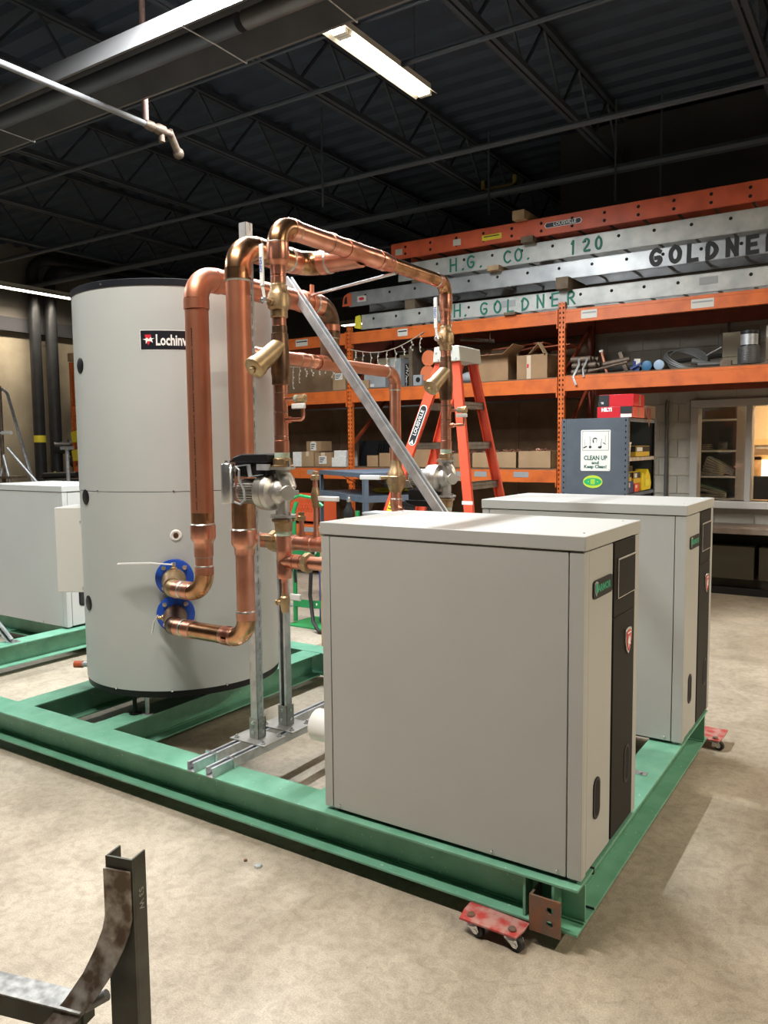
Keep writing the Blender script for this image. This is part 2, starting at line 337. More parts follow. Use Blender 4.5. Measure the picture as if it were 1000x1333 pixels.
def brush(name, word, m, parent, o, ex, ey, h, adv, th):
    o = Vector(o); ex = Vector(ex); ey = Vector(ey); nz = ex.cross(ey).normalized(); x = 0
    for ch in word:
        b = MB(); kz = 0; jx = random.uniform(-.04, .04); jy = random.uniform(-.05, .05)
        for st in GL[ch]:
            if len(st) > 4:
                for _ in range(2): st = [st[0]] + [(a_[0] * w0 + c_[0] * w1, a_[1] * w0 + c_[1] * w1) for a_, c_ in zip(st, st[1:]) for w0, w1 in ((.75, .25), (.25, .75))] + [st[-1]]
            pts = [o + ex * (x + (px + jx) * h) + ey * ((py + jy) * h) for px, py in st]
            for a, c in zip(pts, pts[1:]):
                d = (c - a); l = d.length; d.normalize(); q = nz.cross(d)
                kz += 1; b.obox((a + c) / 2 + nz * (0.001 + kz * .00012), d, q, nz, l / 2 + th * .45, th / 2, 0.001)
        x += (adv * h) if ch not in '.' else adv * h * .55
        b.build(name[:-1], m, parent, smooth=False)

X, Y, Z = Vector((1, 0, 0)), Vector((0, 1, 0)), Vector((0, 0, 1))

# ------------------------------------------------------------------ light fixtures
def fixture(x, y, z, ax, L_, watt, col, label, closeup=False):
    t = thing('strip_light', label, 'light fixture', (x, y, z), 'hanging strip lights')
    d = Y if ax == 'y' else X; s_ = X if ax == 'y' else Y; c = Vector((x, y, z))
    b = MB(); b.obox(c + Z * .03, d, s_, Z, L_ / 2, .045, .03)
    b.build('channel', 'fixture', t)
    b = MB()
    pf = [(-.105, -.035), (-.103, -.037), (-.045, .004), (.045, .004), (.103, -.037), (.105, -.035), (.046, .008), (-.046, .008)]
    b.prism(pf, c - d * L_ / 2, s_ * (1 if ax == 'x' else 1), Z, -L_ if s_.cross(Z).dot(d) < 0 else L_)
    b.build('reflector', 'fixture', t, smooth=False)
    nl = 2 if L_ > 1.8 else 1; ll = L_ / nl
    for i in range(nl):
        m0 = c + d * (-L_ / 2 + ll * (i + .5))
        for q in (-.035, .035):
            b = MB(); b.tube([m0 + s_ * q - Z * .03 - d * (ll / 2 - .05), m0 + s_ * q - Z * .03 + d * (ll / 2 - .05)], .013, 10)
            b.build('lamp_tube', 'lamp', t)
        for e in (-1, 1): b = MB(); b.obox(m0 + d * e * (ll / 2 - .025) - Z * .02, d, s_, Z, .018, .055, .022); b.build('lamp_holder', 'fixture', t)
    for e in (-.42, .42): b = MB(); b.tube([c + d * L_ * e + Z * .06, c + d * L_ * e + Z * (5.30 - z)], .004, 6); b.build('hanger', 'ceil_pipe', t)
    for q in (-.035, .035):
        ld = bpy.data.lights.new('lamp_light', 'AREA'); ld.shape = 'RECTANGLE'; ld.size = .026; ld.size_y = L_ - .1
        ld.energy = watt / 2; ld.color = col; ld.spread = R(160)
        lo = bpy.data.objects.new('lamp_light', ld); COL.objects.link(lo)
        lo.location = (q, 0, -.045) if ax == 'y' else (0, q, -.045); lo.parent = t; lo.rotation_euler = (0, 0, 0 if ax == 'y' else PI / 2)
for a in LAMPS: fixture(*a)

# ------------------------------------------------------------------ room shell
RX0, RX1, RY0, RY1, RH = -13.0, 6.0, -8.0, 12.5, 5.3
b = MB(); b.box(RX0 - .3, RX1 + .3, RY0 - .3, RY1 + .3, -.2, 0); struct(b.build('floor', 'floor'))
b = MB()
ny = 68; pitch = (RY1 - RY0) / ny; prof = []
for i in range(ny):
    y0 = RY0 + i * pitch; prof += [(y0, RH + .05), (y0 + pitch * .55, RH + .05), (y0 + pitch * .68, RH), (y0 + pitch * .9, RH)]
prof.append((RY1, RH + .05))
vs = [(x, y, z) for x in (RX0, RX1) for y, z in prof]; n = len(prof)
b.add(vs, [(i, i + 1, n + i + 1, n + i) for i in range(n - 1)]); b.box(RX0, RX1, RY0, RY1, RH + .08, RH + .2)
ceil = struct(b.build('ceiling', 'deck', smooth=False))
def joist(x, y0, y1, zt, zb, step, along='y'):
    b = MB()
    P_ = (lambda u, z, o=0: (x + o, u, z)) if along == 'y' else (lambda u, z, o=0: (u, x + o, z))
    for z in (zt, zb):
        for o in (-.03, .03): b.bar(P_(y0, z, o), P_(y1, z, o), .04, .05)
    n = int((y1 - y0) / step)
    for i in range(n):
        a = y0 + i * step; c = a + step / 2; b.bar(P_(a, zt), P_(c, zb), .022, .022); b.bar(P_(c, zb), P_(a + step, zt), .022, .022)
    return b.build('joist', 'joist', ceil, smooth=False)
for x in (-10.5, -8.8, -7.1, -5.4, -3.7, -2.0, -0.3, 1.4, 3.1, 4.8): joist(x, RY0, RY1, 5.26, 4.74, .9)
for yv in (-4.0, 9.6):
    b = MB(); b.box(RX0, RX1, yv - .09, yv + .09, 4.66, 4.70); b.box(RX0, RX1, yv - .09, yv + .09, 4.30, 4.34) if yv > 5 else None
    b.box(RX0, RX1, yv - .01, yv + .01, 4.30 if yv > 5 else 4.5, 4.70); b.build('girder', 'joist', ceil, smooth=False)
for yv, zz, rr in ((1.95, 4.70, .02), (3.3, 4.66, .022), (4.75, 4.45, .03), (6.4, 4.55, .05), (7.6, 4.5, .025), (8.6, 4.6, .04), (-1.4, 4.7, .02), (2.7, 4.72, .014)):
    b = MB(); b.tube([(RX0, yv, zz), (RX1, yv + .1, zz)], rr, 8); b.build('ceiling_pipe', 'ceil_pipe', ceil)
b = MB()
for x, y, z0 in ((-1.9, 6.4, 4.2), (-1.45, 6.5, 4.1), (-3.4, 6.4, 4.3), (-4.6, 4.75, 4.2), (-7.4, 8.6, 4.1)): b.tube([(x, y, z0), (x, y, 5.25)], .012, 6)
b.build('drop_rod', 'ceil_pipe', ceil)
for x0, x1, yv, zz in ((-3.55, -3.1, 6.5, 4.62), (-3.95, -3.3, 8.3, 4.5), (-9.4, -8.7, 8.0, 4.5)):
    b = MB(); b.box(x0, x1, yv, yv + .03, zz, zz + .025); b.box(x0, x0 + .04, yv, yv + .03, zz, zz + .12); b.box(x1 - .04, x1, yv, yv + .03, zz, zz + .12)
    tag(b.build('hanging_bracket', mat('faded_yellow', (.22, .17, .03), .6), loc=((x0 + x1) / 2, yv, zz)), 'faded yellow bracket in the dark ceiling, ' + ('above the wood block' if zz > 4.6 else 'over the orange extension ladder' if x0 > -5 else 'left of the copper risers'), 'bracket')

b = MB(); b.box(RX0 - .3, RX0, RY0, RY1, 0, 3.75); wl = struct(b.build('wall_left', 'concrete'))
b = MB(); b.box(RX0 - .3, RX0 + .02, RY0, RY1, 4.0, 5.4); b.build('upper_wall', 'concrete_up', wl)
b = MB(); b.box(RX0 - .3, RX0 + .12, RY0, RY1, 3.75, 4.0); b.build('ledge', 'dark_ledge', wl)
b = MB(); b.box(RX0, RX1, RY1, RY1 + .3, 0, 5.4); struct(b.build('wall_far', 'walldark'))
b = MB(); b.box(RX1, RX1 + .3, RY0, RY1, 0, 5.4); struct(b.build('wall_right', 'walldark'))
b = MB(); b.box(RX0, RX1, RY0 - .3, RY0, 0, 5.4); struct(b.build('wall_rear', 'walldark'))

# block wall of the office, Y = 7, X from -2.75; window opening X -1.17..1.2, Z 0.95..2.03
WY = 7.0; WX0 = -2.75; wx1, wz0, wz1 = -1.17, .95, 2.03
b = MB()
b.box(WX0, wx1, WY + .012, WY + .2, 0, 3.46); b.box(wx1, 1.2, WY + .012, WY + .2, wz1, 3.46); b.box(wx1, 1.2, WY + .012, WY + .2, 0, wz0); b.box(1.2, RX1, WY + .012, WY + .2, 0, 3.46)
b.box(WX0, WX0 + .15, WY + .2, RY1, 0, 3.46)
wb = struct(b.build('wall_back', 'mortar'))
b = MB(); b.box(WX0, RX1, WY + .012, WY + .2, 3.46, 5.25); b.box(WX0, WX0 + .15, WY + .2, RY1, 3.46, 5.25); b.build('upper_wall', mat('shaded_upper_wall', (.045, .042, .040), .9, var=.3, scale=1.5), wb)  # same wall above the lamplight; its dimness is put into the colour
bw, bh = .406, .2032
protos = {}
def brick(x0, x1, z0, z1):
    k = (round(x1 - x0, 3), round(z1 - z0, 3), random.random() < .3)
    hx, hz = (x1 - x0) / 2, (z1 - z0) / 2
    if k not in protos:
        q = MB(); q.box(-hx, hx, -.03, 0, -hz, hz); o = q.build('block', 'block_d' if k[2] else 'block', loc=(0, 0, 0), bevel=0); protos[k] = o; o.parent = wb
        ORG[o.name] = Vector((0, 0, 0))
    else:
        o = protos[k].copy(); COL.objects.link(o)
    o.location = ((x0 + x1) / 2, WY + .03, (z0 + z1) / 2)
for r_ in range(17):
    z0 = r_ * bh + .005; z1 = z0 + bh - .010
    x = WX0 - (bw / 2 if r_ % 2 else 0) + .0
    while x < 1.05:
        x0, x1 = max(x + .005, WX0), x + bw - .005; x += bw
        if x1 - x0 < .03: continue
        if z1 > wz0 + .02 and z0 < wz1 - .02:
            if x0 > wx1 - .03: continue
            x1 = min(x1, wx1)
            if x1 - x0 < .03: continue
        brick(x0, x1, z0, z1)
b = MB()   # window frame
for q in ((wx1 - .02, wx1 + .06, wz0, wz1 - .0505), (wx1 - .02, 1.2, wz1 - .05, wz1 + .03), (-.62 - 0, -.56, wz0, wz1 - .0505)): b.box(q[0], q[1], WY - .05, WY + .16, q[2], q[3])
win = struct(b.build('window_1', 'trimw', bevel=.004))
b = MB(); b.box(wx1 - .06, 1.25, WY - .13, WY + .2, wz0 - .075, wz0); b.build('window_sill', mat('sill', (.47, .45, .42), .5), win, bevel=.004)
b = MB(); b.box(wx1 + .05, 1.2, WY + .07, WY + .076, wz0, wz1 - .04); b.build('pane', 'glass', win, smooth=False)

# office behind the window
b = MB(); b.box(WX0 + .15, 3.2, 9.6, 9.7, 0, 2.8); b.box(3.2, 3.3, WY + .2, 9.7, 0, 2.8); b.box(WX0 + .15, 3.2, WY + .2, 9.6, 2.7, 2.8)
struct(b.build('wall_office', mat('office_cream', (.62, .48, .30), .7)))
t = thing('binder_shelf', 'tall light shelf unit with binders seen through the office window', 'shelf', (-1.15, 8.0, 0))
b = MB(); b.box(-1.44, -1.40, 7.5, 7.9, .4, 2.5); b.box(-.80, -.68, 7.5, 7.9, .4, 2.5); b.build('side_panel', 'office_wall', t)
b = MB(); b.box(-1.40, -.80, 7.88, 7.90, .4, 2.5); b.build('back_panel', mat('grey_back', (.20, .205, .19), .8), t)
for z in (.94, 1.20, 1.50, 1.86):
    b = MB(); b.box(-1.40, -.80, 7.5, 7.88, z - .02, z); b.build('shelf', 'binder', t)
def binder(x0, z0, ang, label, m='binder', L_=.30, th=.028, y=7.54):
    T_ = Matrix.Translation((x0, y, z0)) @ Matrix.Rotation(ang, 4, 'Y')
    tt = thing('binder', label, 'binder', (x0, y, z0), 'binders on the office shelf')
    q = MB(T_); q.box(0, L_, 0, .24, 0, .003); q.box(0, L_, 0, .24, th - .003, th); q.box(0, .003, 0, .24, 0, th); q.build('cover', m, tt)
    q = MB(T_); q.box(.01, L_ - .004, .004, .236, .004, th - .004); q.build('pages', mat('pages', (.25, .22, .17), .9) if 'pages' not in bpy.data.materials else bpy.data.materials['pages'], tt)
for i, (x0, z0, an) in enumerate([(-1.36, 1.512, -.02), (-1.37, 1.543, .01)]):
    binder(x0, z0, an, ['white binder lying flat, lower one on the third office shelf', 'white binder lying flat, upper one on the third office shelf'][i], L_=.26)
fan = ['steepest white binder, top of the fanned stack in the office', 'white binder second from the top of the fanned stack', 'white binder third from the top of the fanned stack', 'white binder fourth from the top of the fanned stack', 'white binder next to the bottom of the fanned stack', 'white binder flat at the bottom of the fanned stack']
for i, an in enumerate((.50, .42, .33, .24, .14, .03)):
    L_ = .34; x1 = -.83; binder(x1 - L_ * math.cos(an) - .10 * (i > 4), 1.207 + L_ * math.sin(an) + (.034 - .0065 * i if i < 5 else 0) * 1.0, an, fan[i], L_=L_, th=.026)
low = ['green binder leaning on top of the lowest office shelf stack', 'white binder under the green binder', 'white binder flat on the lowest office shelf']
for i, an in enumerate((.30, .20, .03)):
    L_ = .36; binder(-.84 - L_ * math.cos(an) - .06, .947 + L_ * math.sin(an) + .018 * (2 - i), an, low[i], 'binder_g' if i == 0 else 'binder', L_=L_, th=.026)
t = thing('office_chair', 'dark fabric office chair back seen behind the window sill', 'chair', (-.30, 7.75, 0))
b = MB(); pf = [(-.34, 0), (-.35, .12), (-.32, .22), (-.26, .27), (.26, .27), (.32, .22), (.35, .12), (.34, 0)]
b.prism(pf, (-.42, 7.62, .93), X, Z, -.08); b.build('backrest', 'fabric', t, bevel=.015)
b = MB(); b.box(-.66, -.14, 7.5, 8.0, .42, .50); b.build('seat', 'fabric', t, bevel=.02)
b = MB(); b.tube([(-.42, 7.70, .45), (-.42, 7.70, 1.0)], .02, 8); b.tube([(-.42, 7.75, .1), (-.42, 7.75, .42)], .025, 10); b.build('column', 'black', t)
for k in range(5):
    a = 2 * PI * k / 5; b = MB(); b.bar((-.42, 7.75, .09), (-.42 + .28 * math.cos(a), 7.75 + .28 * math.sin(a), .05), .04, .03); b.tube([(-.42 + .28 * math.cos(a), 7.73 + .28 * math.sin(a), .025), (-.42 + .28 * math.cos(a), 7.77 + .28 * math.sin(a), .025)], .025, 10); b.build('leg', 'black', t)
t = thing('office_wall_shelf', 'pale wood wall shelf on the cream office wall', 'shelf', (-.3, 9.45, 1.62))
b = MB(); b.box(-.97, .6, 9.3, 9.6, 1.55, 1.63); b.build('board', mat('pale_wood', (.62, .42, .2), .6), t); b = MB(); b.box(-.85, -.6, 9.32, 9.5, 1.50, 1.55); b.build('support', 'trimw', t)
t = thing('desk_lamp', 'lit square desk lamp glowing in the office', 'lamp', (-.62, 8.9, .74))
b = MB(); b.box(-.70, -.40, 8.8, 9.05, 1.12, 1.36); b.build('lamp_shade', 'lamp_soft', t); b = MB(); b.box(-.80, -.72, 8.9, 9.1, .9, 1.40); b.box(-.80, -.35, 8.9, 9.1, 1.36, 1.42); b.build('frame', 'oak', t)
b = MB(); b.box(-1.4, 1.2, 8.6, 9.5, .70, .74); b.build('office_desk', 'oak'); tag(bpy.data.objects['office_desk'], 'wooden office desk under the glowing lamp', 'desk')
for q in (-1.35, 1.1): b = MB(); b.box(q, q + .05, 8.65, 9.45, 0, .70); b.build('leg', 'oak', bpy.data.objects['office_desk'])
pl = bpy.data.lights.new('office_lamp', 'AREA'); pl.energy = 120; pl.size = .6; pl.color = (1, .78, .5); po = bpy.data.objects.new('office_lamp', pl); COL.objects.link(po); po.location = (.3, 8.5, 2.65)
t = thing('office_ceiling_light', 'flush ceiling light inside the office', 'light fixture', (.3, 8.5, 2.7)); b = MB(); b.box(0, .6, 8.2, 8.8, 2.665, 2.70); b.build('body', 'fixture', t)

# counter along the block wall
t = thing('wall_counter', 'long brown counter with dark open front below the office window', 'counter', (0, 6.7, 0))
b = MB(); b.box(-1.55, .42, 6.38, 6.96, .65, .71); b.build('countertop', 'counter', t, bevel=.004)
b = MB(); b.box(-1.5, .40, 6.50, 6.55, .0, .07); b.box(-1.5, -1.44, 6.48, 6.96, 0, .65); b.box(.34, .40, 6.48, 6.96, 0, .65); b.build('base_frame', 'gap', t)
b = MB(); b.box(-1.44, .34, 6.90, 6.93, .12, .65); b.build('back_panel', mat('dark_board', (.035, .03, .022), .8), t)
for i in range(2):
    b = MB(); b.box(-1.2 + i * .80, -.45 + i * .75, 6.56, 6.85, .16, .50); b.build('stored_panel', mat('murky_board%d' % i, (.06, .05, .03), .8), t)
t = thing('conduit', 'thin grey conduit running down the block wall', 'pipe', (-1.45, 6.97, 0))
b = MB(); b.tube([(-1.45, 6.972, .72), (-1.45, 6.972, 2.02), (-1.44, 6.972, 2.07), (-1.40, 6.972, 2.1), (2.0, 6.972, 2.1)][:3], .02, 8); b.tube([(-2.3, 6.975, 2.44), (-.85, 6.975, 2.54)], .02, 8); b.tube([(-.82, 6.975, 2.56), (-.82, 6.975, 3.0)], .014, 8); b.build('tube', 'cable', t)

# ------------------------------------------------------------------ green steel skid
ZB, ZT = .062, .215
def ibeam(parent, axis, fixed, a0, a1, w_=.15, name='i_beam', m='green', zb=ZB, zt=ZT, tf=.009, tw=.008):
    """axis 'x' or 'y'; fixed = low edge of the flange across the beam"""
    b = MB()
    def bx(u0, u1, v0, v1, z0, z1): b.box(u0, u1, v0, v1, z0, z1) if axis == 'x' else b.box(v0, v1, u0, u1, z0, z1)
    bx(a0, a1, fixed, fixed + w_, zt - tf, zt); bx(a0, a1, fixed, fixed + w_, zb, zb + tf)
    c = fixed + w_ / 2; bx(a0, a1, c - tw / 2, c + tw / 2, zb + tf, zt - tf)
    for z, e in ((zt - tf, -1), (zb + tf, 1)): bx(a0, a1, c - tw / 2 - .008, c + tw / 2 + .008, min(z, z + e * .006), max(z, z + e * .006))
    return b.build(name, m, parent, bevel=.0015)
sk = thing('steel_skid', 'green painted steel skid under the grey tank and two boilers', 'skid', (-2.0, .95, 0))
ibeam(sk, 'x', -.03, -3.75, 0); ibeam(sk, 'x', 1.78, -3.75, 0)
ibeam(sk, 'y', -.15, .122, 1.778)
ibeam(sk, 'y', -1.12, .122, 1.778, zt=.213)
ibeam(sk, 'y', -2.56, .122, 1.778, zt=.213); ibeam(sk, 'y', -3.22, .122, 1.778, zt=.213)
b = MB()
b.box(-.085, -.076, -.028, .04, ZB + .01, ZT - .01); b.box(-.185, -.176, -.02, .038, ZB + .01, ZT - .01); b.build('stiffener', 'green', sk)
b = MB(); b.obox((-.012, .125, .206), X, Y, Z, .012, .006, .010); b.obox((-.03, .132, .072), X, Y, Z, .03, .003, .004); b.build('weld_notch', 'gap', sk)
# rusty end bracket: an angle with two holes
b = MB()
x0, x1, z0, z1 = -.150, -.047, .052, .170
bp_ = [(x0, x1, z0, .078), (x0, -.098, .078, .102), (-.066, x1, .078, .102), (x0, x1, .102, .122), (x0, -.098, .122, .146), (-.066, x1, .122, .146), (x0, x1, .146, z1)]
for q in bp_: b.box(q[0], q[1], -.052, -.044, q[2], q[3])
for zc in (.090, .134):
    for k in range(4):
        sx_, sz_ = (-1 if k % 2 else 1), (-1 if k > 1 else 1)
        ring = [(-.082 + sx_ * .0165, zc + sz_ * .0125)] + [(-.082 + .0115 * sx_ * math.cos(a), zc + .0115 * sz_ * math.sin(a)) for a in (0, PI / 6, PI / 3, PI / 2)]
        ring = [(-.082 + sx_ * .016, zc), ring[0], (-.082, zc + sz_ * .012)] + ring[:0:-1]
        if sx_ * sz_ < 0: ring = ring[::-1]
        b.prism(ring, (0, -.044, 0), X, Z, .008)
b.box(x0, x0 + .008, -.044, .035, z0, z1)
b.build('corner_bracket', 'rust', sk, label='rusty bare steel angle with two holes')
b = MB()
for z in (.10, .145): b.lathe((x0, -.02 + .02, z), (-1, 0, 0), [(0, .008), (.008, .008)], 6)
b.build('bracket_bolt', 'gap', sk)
# small bits lying on the beam between the boilers
t = thing('steel_clip', 'small bright zinc clip lying on the green beam between boilers', 'clip', (-.075, .95, .2155))
b = MB(); b.box(-.11, -.05, .93, .97, .2155, .219); b.lathe((-.075, .95, .219), Z, [(0, .009), (.006, .009), (.008, .005)], 8); b.build('plate', 'zinc', t)

# ------------------------------------------------------------------ boilers
BL, BW, BZ0, BZ1, LZ = 1.0, .59, .229, 1.312, 1.266
def make_boiler(ox, oy, label):
    t = thing('boiler', label, 'boiler', (ox, oy, ZT), 'grey box boilers')
    x = lambda v: ox + v
    y = lambda v: oy + v
    def bx(name, m, x0, x1, y0, y1, z0, z1, bv=.002, lab=None, par=None):
        q = MB(); q.box(x(x0), x(x1), y(y0), y(y1), z0, z1); return q.build(name, m, par or t, lab, bevel=bv)
    bx('chassis', 'gap', -BL + .01, -.01, .01, BW - .01, BZ0 + .012, LZ + .01, 0)
    bx('lid', 'cabinet', -BL - .004, .004, -.004, BW + .004, LZ, BZ1, .003)
    g = .0035
    bx('side_panel', 'cabinet', -BL + .040, -.050, 0, .012, BZ0, LZ - .004)
    bx('side_panel', 'cabinet', -BL + .040, -.050, BW - .012, BW, BZ0, LZ - .004)
    for a, c in ((-BL, -BL + .040 - g), (-.050 + g, 0)):
        for d, e in ((0, .046), (BW - .046, BW)):
            q = MB()
            q.box(x(a), x(c), y(d if d == 0 else e - .012), y(d + .012 if d == 0 else e), BZ0, LZ - .004)
            xe = a if a < -.5 else c - .012
            q.box(x(xe), x(xe + .012), y(d + .012 if d == 0 else d), y(e - g if d == 0 else e - .012), BZ0, LZ - .004); q.build('corner_trim', 'cabinet', t, bevel=.0015)
    bx('back_panel', 'cabinet', -BL, -BL + .012, .046, BW - .046, BZ0, LZ - .004)
    fp = bx('front_panel', 'cabinet', -.014, -.002, .049, .286, BZ0 + .004, LZ - .005)
    bx('reveal', 'gap', -.03, -.016, .286, .300, BZ0 + .004, LZ - .005, 0)
    up = bx('control_fascia', 'blackpanel', -.012, 0, .298, .542, 1.005, LZ - .005, .003)
    lp = bx('access_door', 'blackpanel', -.012, 0, .298, .542, BZ0 + .006, 1.002, .003)
    # display with silver bezel
    q = MB()
    for r_ in ((.330, .540, 1.198, 1.204), (.330, .336, 1.066, 1.204), (.330, .540, 1.066, 1.069)): q.box(x(0), x(.0045), y(r_[0]), y(r_[1]), r_[2], r_[3])
    q.build('bezel', 'zinc', up)
    q = MB(); q.box(x(0), x(.002), y(.336), y(.538), 1.069, 1.198); q.build('display', 'screen', up)
    # ARMOR badge
    pts = []
    for cx_, cy_, a0 in ((.255, 1.150, 0), (.100, 1.150, 90), (.100, 1.117, 180), (.255, 1.117, 270)):
        for k in range(5): a = R(a0 + k * 22.5); pts.append((cx_ + .019 * math.cos(a), cy_ + .013 * math.sin(a)))
    q = MB(); q.prism(pts, (x(-.002), y(0), 0), Y, Z, .004); bd = q.build('name_badge', 'black', fp)
    text('badge_lettering', 'ARMOR', .032, 'text_green', fp, (x(.0025), y(.185), 1.133), Y, Z, bold=.0012, sx=1.15)
    q = MB(); sh = [(.092, 1.155), (.108, 1.160), (.124, 1.155), (.122, 1.128), (.108, 1.112), (.094, 1.128)]
    q.prism(sh, (x(.002), y(0), 0), Y, Z, .001); q.build('badge_emblem', 'galv', fp)
    q = MB(); q.prism([(y_ * 1.0, z_) for y_, z_ in [(.097, 1.151), (.108, 1.155), (.119, 1.151), (.117, 1.130), (.108, 1.118), (.099, 1.130)]], (x(.003), y(0), 0), Y, Z, .001); q.build('badge_emblem_field', 'text_green', fp)
    # shield emblem
    cy_, cz_ = .458, .898; shp = [(-.036, .036), (-.030, .044), (0, .048), (.030, .044), (.036, .036), (.034, .0), (.020, -.030), (0, -.048), (-.020, -.030), (-.034, 0)]
    q = MB(); q.prism([(cy_ + a, cz_ + c) for a, c in shp], (x(0), y(0), 0), Y, Z, .006); sm = q.build('shield_emblem', 'zinc', lp, bevel=.001)
    q = MB(); q.prism([(cy_ + a * .78, cz_ + c * .80) for a, c in shp], (x(.0062), y(0), 0), Y, Z, .001); q.build('shield_field', 'badge_red', lp)
    q = MB()
    for st in ([(-.018, -.004), (-.006, .022), (.004, .008), (.016, .020), (.010, -.006), (.018, -.016), (0, -.012), (-.010, -.024), (-.012, -.008)],):
        q.prism([(cy_ + a, cz_ + c) for a, c in st], (x(.0074), y(0), 0), Y, Z, .001)
    q.box(x(.0074), x(.0084), y(cy_ - .02), y(cy_ + .02), cz_ + .026, cz_ + .031)
    q.build('horse_figure', 'text_white', lp)
    # recessed pull handles
    for hy, par in ((.142, fp), (.472, lp)):
        pts = []
        for c0, a0 in ((.487, 0), (.404, 180)):
            for k in range(9): a = R(a0 + k * 22.5); pts.append((hy + .032 * math.cos(a), c0 + .028 * math.sin(a)))
        q = MB(); q.prism(pts, (x(-.002), y(0), 0), Y, Z, .004); h = q.build('pull_handle', 'black', par, bevel=.001)
        pts = [(hy + (p_[0] - hy) * .62 + .003, .4455 + (p_[1] - .4455) * .86) for p_ in pts]
        q = MB(); q.prism(pts, (x(.0018), y(0), 0), Y, Z, .0006); q.build('handle_recess', 'gap', par)
    # screws, feet
    q = MB()
    for sx_, sy_ in ((-.93, -.0), (-.305, -.0), (-.078, -.0)): q.lathe((x(sx_), y(0), BZ0 + .016), (0, -1, 0), [(0, .005), (.004, .005), (.006, .003)], 8)
    q.build('screw', 'zinc', t)
    q = MB()
    for sx_, sy_ in ((-.06, .08), (-.92, .08), (-.06, .52), (-.92, .52)): q.lathe((x(sx_), y(sy_), BZ0 + .014), Z, [(0, .003), (.003, .003)], 8)
    for sx_, sy_ in ((-.03, .08), (-.62, .12), (-.04, .52), (-.97, .08), (-.97, .52)): q.lathe((x(sx_), y(sy_), BZ1), Z, [(0, .0045), (.003, .003)], 8)
    q.build('lid_screw', 'galv', t)
    for sx_, sy_ in ((-.035, .035), (-.965, .035), (-.035, .555), (-.965, .555)):
        q = MB(); q.lathe((x(sx_), y(sy_), ZT), Z, [(0, .018), (.006, .018), (.007, .008), (BZ0 - ZT + .013, .008)], 10); q.build('levelling_foot', 'galv', t)
    # white flue stub on the back
    q = MB(); q.tube([(x(-BL - .10), y(.085), .50), (x(-BL + .02), y(.085), .50)], .062, 28); q.build('vent_stub', 'white', t, label='round white plastic vent stub')
    return t
bo = make_boiler(0, 0, 'nearest grey box boiler at the front corner of the green skid')
dup(bo, (0, 1.3457, ZT), 'second grey boiler, behind the nearest one on the same skid')
dup(bo, (-4.49, 1.32, ZT), 'grey boiler left of the tall tank on the second green skid')

# ------------------------------------------------------------------ storage tank
TX, TY, TR = -2.614, .791, .533; TB, TT = .357, 2.414
tk = thing('storage_tank', 'tall grey cylindrical hot water tank with a black top rim', 'tank', (TX, TY, .213))
seam = 1.372
b = MB(); b.lathe((TX, TY, 0), Z, [(TB, TR), (seam - .0015, TR)], 128, True); b.build('lower_jacket', 'jacket', tk, ang=60)
b = MB(); b.lathe((TX, TY, 0), Z, [(seam + .0015, TR + .0015), (TT - .028, TR + .0015)], 128, True); b.build('upper_jacket', 'jacket', tk, ang=60)
b = MB(); b.lathe((TX, TY, 0), Z, [(seam - .003, TR - .003), (seam + .003, TR - .003)], 96); b.build('seam_groove', 'gap', tk)
b = MB(); b.lathe((TX, TY, 0), Z, [(TT - .034, TR + .005), (TT - .002, TR + .006), (TT, TR + .002), (TT + .001, .3)], 128); b.build('top_rim', mat('rim_black', (.015, .017, .022), .3), tk, bevel=0)
b = MB(); b.lathe((TX, TY, 0), Z, [(TB - .035, TR - .006), (TB + .004, TR - .003)], 96); b.build('bottom_ring', 'black', tk)
for a in (-160, -100, -35, 30, 100):
    ca, sa = math.cos(R(a)), math.sin(R(a)); px, py = TX + ca * .49, TY + sa * .49
    # feet only where a beam flange is below
for px, py in ((-2.50, .33), (-2.50, 1.25), (-3.12, .70), (-3.12, .88), (-2.44, .36)):
    b = MB(); b.lathe((px, py, .213), Z, [(0, .03), (.006, .03), (.007, .011), (TB - .036 - .213, .011)], 12); b.build('tank_foot', 'galv' if px > -2.46 else 'black', tk)
def on_tank(a, r=TR): return Vector((TX + r * math.cos(a), TY + r * math.sin(a), 0))
def patch(name, m, a0, a1, z0, z1, r, parent, n=24):
    q = MB(); vs = []
    for i in range(n + 1):
        a = R(a0 + (a1 - a0) * i / n); p = on_tank(a, r); vs += [(p.x, p.y, z0), (p.x, p.y, z1)]
    q.add(vs, [(2 * i, 2 * i + 2, 2 * i + 3, 2 * i + 1) for i in range(n)]); return q.build(name, m, parent, ang=60)
patch('badge_border', 'text_white', -60.6, -24.6, 2.068, 2.166, TR + .0025, tk)
bg = patch('name_badge', mat('badge_navy', (.010, .011, .018), .35), -60.3, -24.9, 2.071, 2.163, TR + .0032, tk)
def wr(x, y):
    a = R(-52.6) + (x) / TR; p = on_tank(a, TR + .0045); return Vector((p.x, p.y, 2.096 + y))
text('badge_lettering', 'Lochinvar', .072, 'text_white', bg, (0, 0, 0), X, Z, align='LEFT', bold=.0022, sx=.66, warp=lambda x, y: wr(x, y + .018))
def wr2(pts, m, name, rr):
    q = MB(); vs = []
    for x_, y_ in pts: a = R(-56.3) + x_ / TR; p = on_tank(a, rr); vs.append((p.x, p.y, 2.117 + y_))
    q.add(vs, [tuple(range(len(vs)))]); q.build(name, m, bg, smooth=False)
wr2([(-.016, .026), (.014, .026), (.014, 0), (0, -.026), (-.013, -.006)], 'badge_red', 'emblem_shield', TR + .0042)
